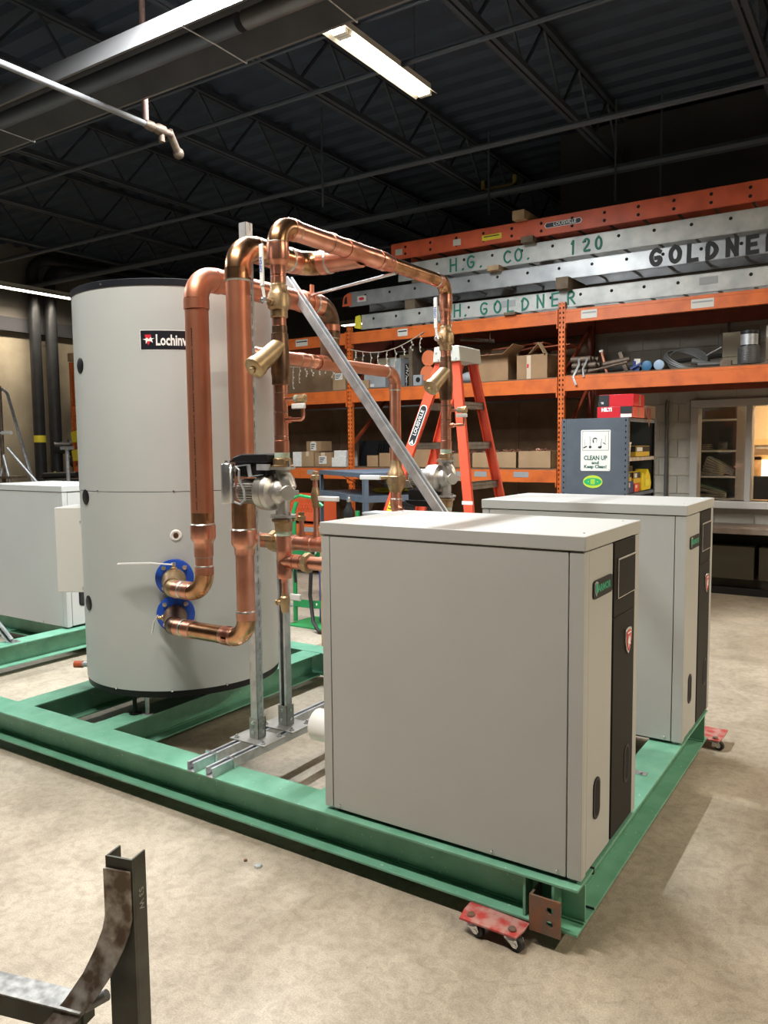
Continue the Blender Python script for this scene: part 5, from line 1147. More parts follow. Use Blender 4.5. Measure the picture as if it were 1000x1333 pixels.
t = thing('pipe_stub', 'copper stub standing upright in the fittings pile', 'pipe fitting', (-1.9, 6.1, ZMR)); q = MB(); q.tube([(-1.87, 6.1, ZMR), (-1.93, 6.1, ZMR + .24)], .018, 10); q.build('stub', 'copper', t); q = MB(); q.lathe((-1.93, 6.1, ZMR + .235), Vector((-.2, 0, 1)), [(0, .024), (.02, .024)], 10); q.build('cap', 'label_w', t)
t = thing('copper_rod', 'long brown rod lying across the fittings pile', 'pipe', (-1.85, 6.0, ZMR)); q = MB(); q.tube([(-2.02, 5.985, ZMR + .03), (-1.62, 5.985, ZMR + .10)], .014, 10); q.build('rod', 'pipe_brown', t); 
t = thing('clamp_tool', 'dark clamp standing behind the brown rod', 'tool', (-1.70, 6.1, ZMR)); q = MB(); q.bar((-1.66, 6.1, ZMR + .02), (-1.73, 6.1, ZMR + .22), .04, .03, up=Y); q.tube([(-1.90, 6.08, ZMR + .10), (-1.62, 6.08, ZMR + .14)], .028, 12); q.build('body', 'pipe_brown', t)
t = thing('valve_fitting', 'blue handled valve on the right shelf', 'valve', (-1.53, 6.05, ZMR)); q = MB(); q.lathe((-1.53, 6.05, ZMR + .03), Y, [(-.04, .03), (.04, .03)], 12); q.bar((-1.59, 6.0, ZMR + .03), (-1.48, 6.0, ZMR + .08), .03, .02); q.tube([(-1.56, 6.03, ZMR), (-1.56, 6.03, ZMR + .11)], .015, 8); q.build('body', mat('navy', (.02, .05, .2), .5), t); q = MB(); q.box(-1.58, -1.52, 6.1, 6.16, ZMR + .06, ZMR + .14); q.build('tag', 'label_w', t)
for xx, mm, lb in ((-1.42, mat('cap_blue', (.03, .14, .28), .5), 'dark blue round pipe end cap on the right shelf'), (-1.30, mat('cap_ltblue', (.30, .42, .55), .5), 'pale blue round pipe end cap on the right shelf')):
    t = thing('capped_pipe', lb, 'pipe', (xx, 6.15, ZMR)); q = MB(); q.tube([(xx, 5.99, ZMR + .052), (xx, 6.5, ZMR + .052)], .045, 20); q.build('pipe', 'pipe_brown', t); q = MB(); q.lathe((xx, 5.975, ZMR + .052), Y, [(0, .045), (.003, .051), (.03, .051)], 24); q.build('end_cap', mm, t)
t = thing('cable_coil', 'loose coil of grey cable on the right shelf', 'cable', (-1.05, 6.15, ZMR))
q = MB()
for k in range(6):
    pts = [Vector((-1.07 + (.19 + .012 * k) * math.cos(a) * (1 - .1 * k % .3), 6.18 + .12 * math.sin(a), ZMR + .10 + .045 * math.sin(a) + (.085 - .012 * k) * math.sin(a * 1 + .3) - .01 * k * math.cos(a) - .07 * math.cos(a) * .6)) for a in [2 * PI * i / 28 for i in range(29)]]
    for p_ in pts: p_.z = max(p_.z, ZMR + .012)
    q.tube(pts, .010, 6)
q.build('coil', 'cable', t)
t = thing('cable_connector', 'grey cable end fittings beside the cable coil', 'connector', (-.85, 6.05, ZMR)); q = MB(); q.tube([(-.99, 6.03, ZMR + .07), (-.80, 6.03, ZMR + .03)], [.035, .02], 12); q.tube([(-.93, 6.0, ZMR + .03), (-.62, 6.02, ZMR + .028)], .024, 10); q.tube([(-.86, 6.06, ZMR + .12), (-.78, 6.05, ZMR + .16), (-.72, 6.05, ZMR + .19)], .01, 8); q.build('ends', 'cable', t); q = MB(); q.box(-.72, -.62, 5.97, 6.05, ZMR - .0, ZMR + .055); q.build('clamp', 'pipe_brown', t)
t = thing('fixture_box', 'beige wall box behind the spring coil', 'electrical box', (-.6, 6.95, 2.5)); q = MB(); q.box(-.86, -.56, 6.86, 6.985, 2.50, 2.76); q.build('cover', bpy.data.materials['beige'], t, bevel=.004); q = MB(); q.box(-.86, -.56, 6.87, 6.985, 2.42, 2.498); q.build('base', bpy.data.materials['beige'], t)
t = thing('spring_coil', 'tall dark metal canister wrapped in wound cable', 'coil', (-.49, 6.1, ZMR)); q = MB(); q.lathe((-.485, 6.12, ZMR), Z, [(0, .075), (.31, .075), (.312, .08), (.335, .08)], 28); q.build('core', 'pipe_black', t)
q = MB(); q.lathe((-.485, 6.12, ZMR + .20), Z, [(0, .079), (.10, .079)], 28); q.build('metal_band', 'galv', t)
q = MB(); q.tube([Vector((-.485 + .096 * math.cos(a), 6.12 + .096 * math.sin(a), ZMR + .012 + .014 * a / (2 * PI))) for a in [2 * PI * i / 18 for i in range(18 * 12)]], .0075, 6); q.build('wound_cable', 'cable', t)
t = thing('white_board', 'white board edge at the right end of the shelf', 'board', (-.2, 6.3, ZMR)); q = MB(); q.box(-.36, .3, 6.28, 6.31, ZMR, 2.72); q.build('sheet', 'label_w', t); q = MB(); q.prism([(-.36, 0), (-.2, 0), (-.22, .12)], (0, 6.1, ZMR), X, Z, .06); q.build('wedge', 'pipe_brown', t)
# low shelf
carton('carton', 'brown carton with a white label on top of the two lower cartons', 'box', -5.98, -5.74, 6.1, 6.35, 1.525, 1.66, 'card', lab=(.3, .7, .1, .9))
carton('carton', 'brown carton with dark creases, lower left on the low shelf', 'box', -5.97, -5.77, 5.98, 6.35, ZLo, 1.524, 'card_lt', lab=None)
carton('carton', 'brown carton with a square white label on the low shelf', 'box', -5.745, -5.47, 5.98, 6.3, ZLo, 1.51, 'card', lab=(.25, .72, .2, .75))
carton('carton', 'white carton, upper of two beside the rack post', 'box', -5.44, -5.24, 6.0, 6.25, 1.445, 1.535, 'paper', tape=False)
carton('carton', 'white carton, lower of two beside the rack post', 'box', -5.465, -5.24, 5.98, 6.25, ZLo, 1.444, 'paper', tape=False)
carton('carton', 'white leaning carton at the left end of the low shelf', 'box', -6.13, -5.99, 5.98, 6.2, ZLo, 1.52, 'paper', tape=False, yaw=.1)
t = thing('milk_crate', 'black plastic crate behind the rack post on the low shelf', 'crate', (-4.97, 6.3, ZLo))
q = MB(); q.box(-5.32, -4.72, 6.40, 6.42, ZLo, 1.66)
for k in range(9): q.bar((-5.05 + .04 * k, 6.38, ZLo + .03), (-4.98 + .04 * k, 6.38, 1.62), .012, .01, up=Y)
q.build('crate_wall', 'black', t)
carton('carton', 'wide brown open carton right of the rack post, low shelf', 'box', -4.92, -4.74, 6.0, 6.3, ZLo, 1.47, 'card', tape=False, open_=True)
carton('carton', 'brown carton with torn edge next to the copper down pipe', 'box', -4.73, -4.46, 6.0, 6.3, ZLo, 1.50, 'card', tape=False, open_=True)
carton('carton', 'long brown carton lying behind the torn cartons', 'box', -4.80, -4.30, 6.35, 6.5, ZLo, 1.57, 'card', tape=False)
def scraps(name, label, x0, x1, y0, y1, z, n=26):
    q = MB()
    for i in range(n):
        c = Vector((random.uniform(x0 + .05, x1 - .05), random.uniform(y0 + .05, y1 - .05), z + random.uniform(-.02, .015))); d = Vector((random.uniform(-1, 1), random.uniform(-.6, .6), random.uniform(-.2, .6))).normalized() * random.uniform(.02, .035)
        q.tube([c - d, c + d], random.uniform(.008, .014), 7)
    o = q.build(name, 'scrap', loc=((x0 + x1) / 2, (y0 + y1) / 2, z)); tag(o, label, 'scrap'); o['kind'] = 'stuff'
for xa, xb, zt_, lb in ((-4.23, -3.95, 1.54, 'tall brown carton of pipe scraps behind the ladder rails'), (-3.90, -3.70, 1.50, 'narrow brown carton of pipe scraps behind the copper down pipe'), (-3.66, -3.43, 1.49, 'brown carton of fittings between the ladder legs'), (-3.41, -3.14, 1.50, 'brown carton of fittings just right of the ladder leg'), (-3.12, -2.85, 1.505, 'taped brown carton of fittings, second from the right post'), (-2.83, -2.44, 1.515, 'widest brown carton of fittings beside the right post')):
    carton('carton', lb, 'box', xa, xb, 5.98, 6.35, ZLo, zt_, 'card_lt' if xa > -3.5 else 'card', open_=True, group='open cartons of fittings on the low shelf')
    scraps('fitting_scraps', 'heap of small copper fittings filling the ' + lb.replace('brown ', '', 1), xa, xb, 6.0, 6.33, zt_)
# hanging icicle string lights
def icicles(label, x0, z0, x1, z1, sag, n, y):
    t = thing('string_lights', label, 'string lights', ((x0 + x1) / 2, y, max(z0, z1)))
    P_ = lambda u: Vector((x0 + (x1 - x0) * u, y, z0 + (z1 - z0) * u - sag * math.sin(PI * u)))
    q = MB(); q.tube([P_(i / 24) for i in range(25)], .006, 5)
    bl = MB()
    for k in range(n):
        u = (k + .5) / n; p = P_(u); L_ = random.choice((.12, .2, .28, .16)); m_ = 4; pts = [p + Vector((random.uniform(-.02, .02), 0, -L_ * i / m_)) for i in range(m_ + 1)]; q.tube(pts, .0045, 5)
        for c in pts[1:]: bl.ball(c + Vector((.012, -.004, 0)), .008, 1, 1, 1.6, 6, 4)
    if z0 < 2.7: q.tube([P_(0), P_(0) + Vector((0, .015, .22))], .003, 5); q.tube([P_(1), P_(1) + Vector((0, .015, .20))], .003, 5)
    q.build('wire', 'wire', t); bl.build('bulbs', 'label_w', t)
icicles('cream icicle string lights hanging from the upper beam left of the ladder', -5.05, 2.80, -3.98, 2.93, .12, 9, 5.865)
icicles('cream icicle string lights hanging over the left bay shelf', -6.15, 2.66, -5.28, 2.68, .04, 8, 5.855)
# tube on hooks below top beam
t = thing('grey_bar', 'short grey bar slung under the upper beam above the open carton', 'bar', (-3.4, 6.2, 2.8)); q = MB(); q.tube([(-3.62, 6.1, 2.835), (-3.25, 6.25, 2.80)], .022, 8); q.tube([(-3.6, 6.1, 2.83), (-3.6, 6.1, 2.89)], .006, 5); q.tube([(-3.3, 6.23, 2.80), (-3.3, 6.23, 2.89)], .006, 5); q.build('bar', 'pipe_brown', t)
# yellow bins on far left post
for zz, lb in ((1.70, 'upper yellow hanging bin on the far left rack post'), (1.40, 'lower yellow hanging bin on the far left rack post')):
    t = thing('hanging_bin', lb, 'bin', (-10.55, 5.75, zz), 'yellow bins on the far rack post'); q = MB(); q.prism([(.03, 0), (.16, 0), (.16, .19), (.0, .16)], (-10.58, 5.897, zz), X, Z, .2); q.build('bin_body', 'yellow', t)

# ------------------------------------------------------------------ CLEAN UP shelving unit
cx0, cx1, cy0, cy1, ct = -1.80, -1.20, 4.60, 5.51, 1.815
cs = thing('steel_shelving', 'slate blue steel shelving unit with the clean up sign', 'shelving', (-1.5, 5.05, 0))
for yy in (cy0, cy1 - .006):
    q = MB(); q.box(cx0 + .04, cx1 - .04, yy, yy + .004, 0.02, ct); q.build('end_panel', 'shelf_blue', cs)
def shelf_post(x0, sx_, y0, sy_):
    """perforated angle upright, face on Y = y0 and face on X = x0"""
    q = MB(); w_ = .042; n = int(ct / .05)
    for a, c in ((0, .014), (.028, w_)): q.box(min(x0, x0), x0 + .0, 0, 0, 0, 0) if False else None
    def fx(a, c, z0, z1): xa, xb = sorted((x0 + sx_ * a, x0 + sx_ * c)); ya, yb = sorted((y0, y0 - sy_ * .002)); q.box(xa, xb, ya, yb, z0, z1)
    def fy(a, c, z0, z1): ya, yb = sorted((y0 + sy_ * a, y0 + sy_ * c)); xa, xb = sorted((x0, x0 - sx_ * .002)); q.box(xa, xb, ya, yb, z0, z1)
    for fn in (fx, fy):
        fn(0, .015, 0, ct); fn(.027, w_, 0, ct)
        for i in range(n + 1): fn(.015, .027, i * .05, min(ct, i * .05 + .032))
    q.build('shelf_upright', 'shelf_blue', cs, smooth=False)
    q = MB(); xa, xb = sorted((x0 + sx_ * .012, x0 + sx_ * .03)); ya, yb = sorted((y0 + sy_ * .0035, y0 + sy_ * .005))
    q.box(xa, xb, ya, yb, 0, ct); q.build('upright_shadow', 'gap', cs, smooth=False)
for xx, sx_ in ((cx0, 1), (cx1, -1)):
    for yy, sy_ in ((cy0, 1), (cy1, -1)): shelf_post(xx, sx_, yy, sy_)
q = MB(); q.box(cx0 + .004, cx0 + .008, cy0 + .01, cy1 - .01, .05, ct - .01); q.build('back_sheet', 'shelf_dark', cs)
for z in (.10, .62, 1.15, 1.468, ct):
    q = MB(); q.box(cx0 + .01, cx1 - .002, cy0 + .008, cy1 - .008, z - .004, z); q.box(cx1 - .006, cx1 - .002, cy0 + .008, cy1 - .008, z - .035, z); q.box(cx0 + .012, cx0 + .016, cy0 + .008, cy1 - .008, z - .035, z); q.build('shelf_board', 'galv' if z == 1.468 else 'cart_blue', cs)
# the sign
sg = MB(); pts = []
sx0, sx1, sz0, sz1 = -1.620, -1.352, 1.348, 1.712
for cx_, cz_, a0 in ((sx1 - .012, sz1 - .012, 0), (sx0 + .012, sz1 - .012, 90), (sx0 + .012, sz0 + .012, 180), (sx1 - .012, sz0 + .012, 270)):
    for k in range(4): a = R(a0 + k * 30); pts.append((cx_ + .012 * math.cos(a), cz_ + .012 * math.sin(a)))
sg.prism(pts, (0, cy0 - .001, 0), X, Z, .003); sgn = sg.build('notice_sign', mat('sign_white', (.72, .74, .71), .4), cs, label='white notice sign')
yS = cy0 - .0045
q = MB()
for r_ in ((sx0 + .016, sx1 - .016, 1.697, 1.700), (sx0 + .016, sx1 - .016, 1.530, 1.533), (sx0 + .016, sx0 + .0185, 1.53, 1.70), (sx1 - .0185, sx1 - .016, 1.53, 1.70)): q.box(r_[0], r_[1], yS, yS + .0008, r_[2], r_[3])
q.build('picture_frame', 'text_black', sgn, smooth=False)
text('sign_lettering', 'CLEAN UP', .054, 'text_dkgreen', sgn, (-1.486, yS + .0006, 1.462), X, Z, bold=.0018, sx=.84)
text('sign_lettering', 'and', .036, 'text_dkgreen', sgn, (-1.486, yS + .0006, 1.420), X, Z, bold=.0016, sx=1.25)
text('sign_lettering', 'Keep Clean!', .038, 'text_dkgreen', sgn, (-1.486, yS + .0006, 1.385), X, Z, bold=.0016, sx=1.08)
q = MB()   # broom, mop, bucket, dustpan, brush pictograms
def pic(pts): q.prism(pts, (0, yS + .0008, 0), X, Z, .0008)
pic([(-1.594, 1.548), (-1.562, 1.562), (-1.566, 1.572), (-1.598, 1.558)]); pic([(-1.583, 1.57), (-1.581, 1.57), (-1.586, 1.63), (-1.588, 1.63)])
pic([(-1.545, 1.552), (-1.530, 1.548), (-1.520, 1.560), (-1.528, 1.572), (-1.545, 1.570)]); pic([(-1.533, 1.572), (-1.530, 1.572), (-1.537, 1.655), (-1.540, 1.655)])
pic([(-1.512, 1.612), (-1.506, 1.596), (-1.488, 1.592), (-1.476, 1.600), (-1.474, 1.634), (-1.512, 1.634)]) if False else None
pic([(-1.514, 1.622), (-1.508, 1.637), (-1.490, 1.645), (-1.474, 1.638), (-1.472, 1.628), (-1.490, 1.634)]); pic([(-1.514, 1.622), (-1.510, 1.60), (-1.500, 1.594), (-1.502, 1.622)]); pic([(-1.476, 1.63), (-1.473, 1.63), (-1.476, 1.60), (-1.479, 1.598)])
pic([(-1.465, 1.552), (-1.440, 1.546), (-1.428, 1.560), (-1.436, 1.576), (-1.445, 1.566), (-1.458, 1.568)]); pic([(-1.440, 1.575), (-1.436, 1.575), (-1.428, 1.632), (-1.431, 1.632)])
pic([(-1.424, 1.592), (-1.412, 1.600), (-1.398, 1.590), (-1.392, 1.580), (-1.400, 1.582), (-1.410, 1.590)]); pic([(-1.400, 1.60), (-1.398, 1.60), (-1.396, 1.66), (-1.398, 1.66)])
q.build('cleaning_pictograms', 'text_black', sgn, smooth=False)
q = MB()
for xx in (sx0 + .012, sx1 - .012):
    for zz in (sz0 + .012, sz1 - .012): q.lathe((xx, yS + .0012, zz), -Y, [(0, .003), (.001, .003)], 8)
q.build('sign_rivet', 'gap', sgn)
q = MB(); q.prism([(-1.508 + .088 * math.cos(a), 1.252 + .057 * math.sin(a)) for a in [2 * PI * k / 40 for k in range(40)]], (0, cy0 - .001, 0), X, Z, .0015); stc = q.build('oval_sticker', mat('sticker_lime', (.45, .62, .05), .5), cs, label='oval green and yellow sticker', smooth=False)
q = MB(); q.prism([(-1.508 + .080 * math.cos(a), 1.252 + .034 * math.sin(a)) for a in [2 * PI * k / 32 for k in range(32)]], (0, cy0 - .0026, 0), X, Z, .0006); q.build('sticker_field', mat('sticker_green', (.01, .38, .13), .5), stc, smooth=False)
q = MB(); q.box(-1.528, -1.488, cy0 - .0042, cy0 - .0034, 1.228, 1.276)
for e in (-.04, .045): q.box(-1.508 + e - .005, -1.508 + e + .005, cy0 - .0042, cy0 - .0034, 1.246, 1.258)
q.build('sticker_mark', mat('sticker_mark', (.30, .55, .06), .5), stc, smooth=False)
for zz, xs in ((ct - .012, (-1.68, -1.5, -1.3)), (1.447, (-1.75, -1.73, -1.27, -1.25))):
    q = MB()
    for xx in xs: q.lathe((xx, cy0 - .001, zz - .02), -Y, [(0, .004), (.002, .003)], 8)
    q.build('panel_rivet', 'zinc', cs)
# red boxes on top
def redbox(label, x0, x1, y0, y1, z0, z1, darkside, word):
    t = thing('tool_box_carton', label, 'box', ((x0 + x1) / 2, (y0 + y1) / 2, z0), 'red cartons on the shelving unit')
    q = MB(); q.box(x0, x1, y0, y1, z0, z1); b_ = q.build('body', 'red', t, bevel=.002)
    xa, xb = ((x0 + .001, x0 + (x1 - x0) * .30) if darkside < 0 else (x0 + (x1 - x0) * .66, x1 - .001))
    q = MB(); q.box(xa, xb, y0 - .002, y0 - .0005, z0 + (.0 if darkside < 0 else .035), z1 - .003); q.build('black_print', 'text_black', b_, smooth=False)
    if darkside > 0: q = MB(); q.box(xa + .004, xb - .004, y0 - .002, y0 - .0005, z0 + .003, z0 + .032); q.build('white_label', 'paper', b_, smooth=False)
    q = MB(); q.box(x1 + .0005, x1 + .002, y0 + .18, y0 + .22, z0 + .01, z1 - .01); q.build('side_label', 'card', b_, smooth=False)
    if word: text('box_lettering', word, .042, 'text_white', b_, (x0 + .085, y0 - .0022, z1 - .028), X, Z, bold=.003, sx=.95)
    else: text('box_lettering', 'TE', .022, 'text_white', b_, (x0 + .03, y0 - .003, z0 + .03), X, Z, bold=.0008)
redbox('lower red carton with white lettering on the shelving unit', -1.495, -1.185, 4.66, 5.05, ct + .001, ct + .10, 1, 'HILTI')
redbox('upper red carton with a black end on the shelving unit', -1.480, -1.175, 4.66, 5.0, ct + .101, ct + .205, -1, '')
t, T_ = carton('carton', 'brown carton behind the red cartons with red wrap hanging down', 'box', -1.40, -1.19, 5.14, 5.45, ct + .001, ct + .12, 'card_dk', tape=False)
q = MB(); q.add([(-1.185, 5.10, ct + .08), (-1.180, 5.22, ct + .10), (-1.178, 5.24, ct + .02), (-1.175, 5.20, ct - .03), (-1.176, 5.18, ct - .10), (-1.178, 5.17, ct - .02), (-1.183, 5.10, ct + .03)], [(0, 1, 2, 3, 4, 5, 6)]); q.build('red_wrap', mat('dark_red_plastic', (.14, .01, .01), .4), t)
q = MB(); q.lathe((-1.24, 5.47, ct + .001), Z, [(0, .02), (.035, .02), (.04, .012)], 10); tag(q.build('small_jar', mat('cobalt', (.02, .04, .25), .4), loc=(-1.24, 5.47, ct)), 'small blue jar at the back end of the shelving top', 'jar')
# things on the shelves, right side open
t = thing('white_pail', 'white pail with brown staining on the shelving', 'bucket', (-1.30, 4.72, 1.469)); q = MB(); q.lathe((-1.295, 4.74, 1.469), Z, [(0, .070), (.12, .078), (.122, .082), (.13, .082)], 24); q.build('pail_body', 'white', t); q = MB(); q.lathe((-1.295, 4.74, 1.575), Z, [(0, .079), (.004, .079)], 24); q.build('pail_band', 'copper_dark', t)
def ybox(label, x0, x1, y0, y1, z0, z1, m='yellow_box', top='text_black'):
    t = thing('supply_box', label, 'box', ((x0 + x1) / 2, (y0 + y1) / 2, z0), 'small supply boxes on the shelving')
    q = MB(); q.box(x0, x1, y0, y1, z0, z1); b_ = q.build('body', m, t, bevel=.002)
    q = MB(); q.box(x1 + .0005, x1 + .0015, y0 + .003, y1 - .003, z0 + (z1 - z0) * .45, z1 - .003); q.box(x0 + .003, x1 - .003, y0 - .0015, y0 - .0005, z0 + (z1 - z0) * .45, z1 - .003); q.build('printed_band', top, b_, smooth=False)
    q = MB(); q.box(x1 + .0016, x1 + .0026, y0 + .02, y0 + (y1 - y0) * .45, z0 + (z1 - z0) * .5, z1 - .012); q.build('label', 'paper', b_, smooth=False)
ybox('yellow and black supply box on the upper open shelf', -1.42, -1.215, 4.90, 5.36, 1.469, 1.565)
ybox('yellow supply box, left front on the lower open shelf', -1.40, -1.21, 4.62, 4.76, 1.255, 1.335); ybox('blue supply box under the left yellow box', -1.40, -1.21, 4.62, 4.82, 1.151, 1.254, 'blue_box', 'blue_box')
ybox('orange supply box beside the blue box', -1.40, -1.21, 4.86, 5.02, 1.151, 1.225, 'ladder_or', 'ladder_or'); ybox('tall yellow supply box behind the orange box', -1.46, -1.30, 4.80, 5.10, 1.226, 1.38)
ybox('yellow supply box tilted at the middle of the lower shelf', -1.36, -1.22, 4.86, 5.08, 1.228, 1.33)
t = thing('yellow_bag', 'bright yellow plastic bag at the far end of the open shelf', 'bag', (-1.25, 5.2, 1.151)); q = MB(); q.prism([(5.06, .0), (5.36, .0), (5.39, .06), (5.34, .15), (5.27, .20), (5.20, .13), (5.10, .17), (5.07, .10)], (-1.32, 0, 1.151), Y, Z, .12); q.build('bag_body', 'yellow', t, bevel=.01); q = MB(); q.box(-1.198, -1.196, 5.16, 5.30, 1.19, 1.25); q.build('bag_label', 'label_y', t, smooth=False)

# ------------------------------------------------------------------ orange stepladder
sl = thing('stepladder', 'tall bright orange twin stepladder with a grey top cap', 'ladder', (-2.25, 3.2, 0))
ZTp = 2.25
RA = {}
def rail(key, xt, yt, lean, flare, wide, m):
    pt = Vector((xt, yt, ZTp)); pb0 = Vector((xt + lean * ZTp, yt + flare * ZTp, .02)); RA[key] = (pt, pb0)
    d = (pb0 - pt).normalized(); ux = X - d * d.x; ux.normalize(); uy = d.cross(ux); L_ = (pb0 - pt).length; c = (pt + pb0) / 2; q = MB()
    s_ = 1 if flare < 0 else -1     # web outside, flanges inward
    q.obox(c, d, ux, uy, L_ / 2, wide / 2, .003)
    inn = Vector((0, s_, 0)); inn = (inn - d * inn.dot(d)).normalized()
    for e in (-1, 1): q.obox(c + ux * e * wide / 2 + inn * .015, d, inn, ux, L_ / 2, .015, .002)
    return q.build('side_rail', m, sl, smooth=False)
rail('p0', -2.175, 3.04, -.36, -.10, .080, 'ladder_or'); rail('p1', -2.175, 3.34, -.36, .10, .080, 'ladder_or'); rail('q0', -2.065, 3.04, .15, -.10, .070, 'ladder_or'); rail('q1', -2.065, 3.34, .18, .10, .070, 'ladder_or')
def onrail(k, z): a, c = RA[k]; u = (a.z - z) / (a.z - c.z); return a + (c - a) * u
for z in (1.92, 1.615, 1.31, 1.005, .70, .395):
    for ka, kb in (('p0', 'p1'), ('q0', 'q1')):
        a, c = onrail(ka, z), onrail(kb, z); q = MB(); q.box(a.x - .038, a.x + .038, a.y + .004, c.y - .004, z - .004, z); e = .038 if ka[0] == 'q' else -.038
        for e in (-.038, .036): q.box(a.x + e, a.x + e + .002, a.y + .004, c.y - .004, z - .055, z)
        q.box(a.x - .038, a.x + .038, a.y + .004, c.y - .004, z - .030, z - .027)
        q.build('step', 'step', sl, smooth=False)
q = MB(); q.prism([(-.120, -.05), (-.105, .065), (.105, .065), (.120, -.05)], (-2.12, 3.37, 2.27), X, Z, .36) ; q.build('top_cap', 'cap_grey', sl, bevel=.006)
q = MB()
for e, z_ in ((-.09, .02), (-.07, -.03), (-.045, .03), (.08, -.03), (.04, .02)): q.lathe((-2.12 + e, 3.01, 2.27 + z_), -Y, [(0, .010), (.003, .008)], 8)
q.build('cap_rivet', 'galv', sl)
for ka in (('p0', 'q0'), ('p1', 'q1')):
    a, c = onrail(ka[0], 1.0), onrail(ka[1], 1.0); q = MB(); q.bar(a, c, .022, .005); q.build('spreader_bar', 'galv', sl)
for k in RA: q = MB(); p_ = onrail(k, .03); q.box(p_.x - .045, p_.x + .045, p_.y - .02, p_.y + .02, 0, .03); q.build('foot', 'rubber', sl)
a, c = RA['p0']; d = (a - c).normalized(); ux = X - d * d.x; ux.normalize(); nn = Vector((0, -1, 0)); nn = (nn - d * nn.dot(d)).normalized(); m0 = onrail('p0', 1.745) - Y * .004 + nn * .0015
def rr_rect(hw, hh, n_=6): return [(sx_ * (hw - hh) + hh * math.cos(a_), hh * math.sin(a_)) for sx_, rng in ((1, range(-n_, n_ + 1)), (-1, range(n_, 3 * n_ + 1))) for a_ in [PI / 2 * k_ / n_ for k_ in rng]]
ey_ = -ux
q = MB(); q.prism(rr_rect(.165, .032), m0, d, ey_, .0012 if d.cross(ey_).dot(nn) > 0 else -.0012); q.build('maker_badge', 'text_white', sl, smooth=False)
q = MB(); q.prism(rr_rect(.158, .026), m0 + nn * .0014, d, ey_, .0008 if d.cross(ey_).dot(nn) > 0 else -.0008); q.build('badge_field', 'text_black', sl, smooth=False)
text('badge_lettering', 'LOUISVILLE', .043, 'text_white', sl, m0 + nn * .0028 + d * .02, d, ey_, depth=0, bold=.0004, sx=.95)
q = MB(); q.prism([(-.150, -.018), (-.118, .0), (-.150, .018)], m0 + nn * .0026, d, ey_, .0004); q.build('badge_arrow', 'text_white', sl, smooth=False)
m1 = onrail('p0', 1.10) - Y * .004 + nn * .0015; q = MB(); q.obox(m1 + ux * .01, d, ux, nn, .13, .022, .001); wl_ = q.build('warning_label', 'label_y', sl, smooth=False)
q = MB()
for k in range(9): q.obox(m1 + ux * .01 + nn * .0016 + d * (-.11 + .027 * k), d, ux, nn, .004, .017, .0004)
q.build('label_print', 'text_black', wl_, smooth=False)
m2 = onrail('q0', 1.16); q = MB(); q.obox(m2 - Y * .004, X, nn, Z, .045, .0015, .014); q.build('white_tag', 'white', sl, smooth=False)

# ------------------------------------------------------------------ slate steel cart with mesh sides
cT = Matrix.Translation((-4.13, 4.0, 0)) @ Matrix.Rotation(R(-33), 4, 'Z')
ca = thing('steel_cart', 'slate blue steel table cart with a middle shelf and mesh back', 'cart', (-4.13, 4.0, 0))
CL, CW = 1.15, .72
for u, v in ((0, 0), (CL, 0), (0, CW), (CL, CW)):
    q = MB(cT); q.box(u, u + .045, v, v + .004, .14, 1.352); q.box(u if u == 0 else u + .041, u + .004 if u == 0 else u + .045, v, v + .045, .14, 1.352); q.build('corner_post', 'cart_blue', ca)
    q = MB(cT); q.lathe((u + .02, v + .01, .07), Y, [(0, .065), (.03, .065)], 20); q.build('caster', 'rubber', ca)
    q = MB(cT); q.box(u, u + .04, v + .005, v + .01, .06, .16); q.build('caster_fork', 'galv', ca)
for z, h in ((1.352, .04), (1.148, .055), (.60, .05)):
    q = MB(cT); q.box(0, CL + .045, 0, CW + .045, z - .005, z); q.box(0, CL + .045, -.002, .002, z - h, z); q.box(0, CL + .045, CW + .041, CW + .045, z - h, z); q.box(-.002, .002, 0, CW + .045, z - h, z); q.box(CL + .043, CL + .047, 0, CW + .045, z - h, z)
    q.build('tray_shelf', 'cart_blue', ca)
q = MB(cT)
for z0, z1 in ((1.16, 1.31), (.62, 1.08)):
    hh = z1 - z0; step = .045; n = int((CL) / step)
    for i in range(-int(hh / step / 1.6) - 1, n + 1):
        for sg_ in (1, -1):
            xa = i * step + (0 if sg_ > 0 else hh / 1.6); xb = xa + sg_ * hh / 1.6; za, zb2 = z0, z1
            if max(xa, xb) > CL + .02 or min(xa, xb) < 0: continue
            q.bar((xa, CW + .02, za), (xb, CW + .02, zb2), .004, .006, up=Y)
q.build('mesh_back', 'cart_blue', ca, smooth=False)
for u in (.22, .62, 1.0):
    q = MB(cT); q.bar((u, CW * .2, 1.31), (u + .0, CW * .2 + .3, 1.15), .03, .004); q.build('stiffener', 'cart_blue', ca)
t = thing('yellow_strap', 'tangled yellow strap on the cart middle shelf', 'strap', (-3.35, 4.1, 1.148)); q = MB(); q.tube([Vector((-3.25 + .14 * math.cos(a * 1.3) + .03 * math.sin(3 * a), 3.98 + .09 * math.sin(a), 1.162 + .012 * math.sin(a * 2.1) + .01)) for a in [.4 * i for i in range(40)]], .010, 5); q.build('strap', 'label_y', t)
t = thing('bottle_jack', 'black bottle tool with a chrome top behind the near boiler', 'tool', (-2.95, 2.9, .9)); tx, ty = -2.86, 2.75
q = MB(); q.box(tx - .16, tx + .60, ty - .22, ty + .08, .93, .96); tb = q.build('bench_top', 'lumber', None, loc=(tx, ty, .93)); tag(tb, 'wooden bench behind the near boiler', 'bench')
for a_, c_ in ((-.14, -.20), (.53, -.20), (-.14, .02), (.53, .02)): q = MB(); q.box(tx + a_, tx + a_ + .05, ty + c_, ty + c_ + .05, 0, .93); q.build('leg', 'lumber', tb)
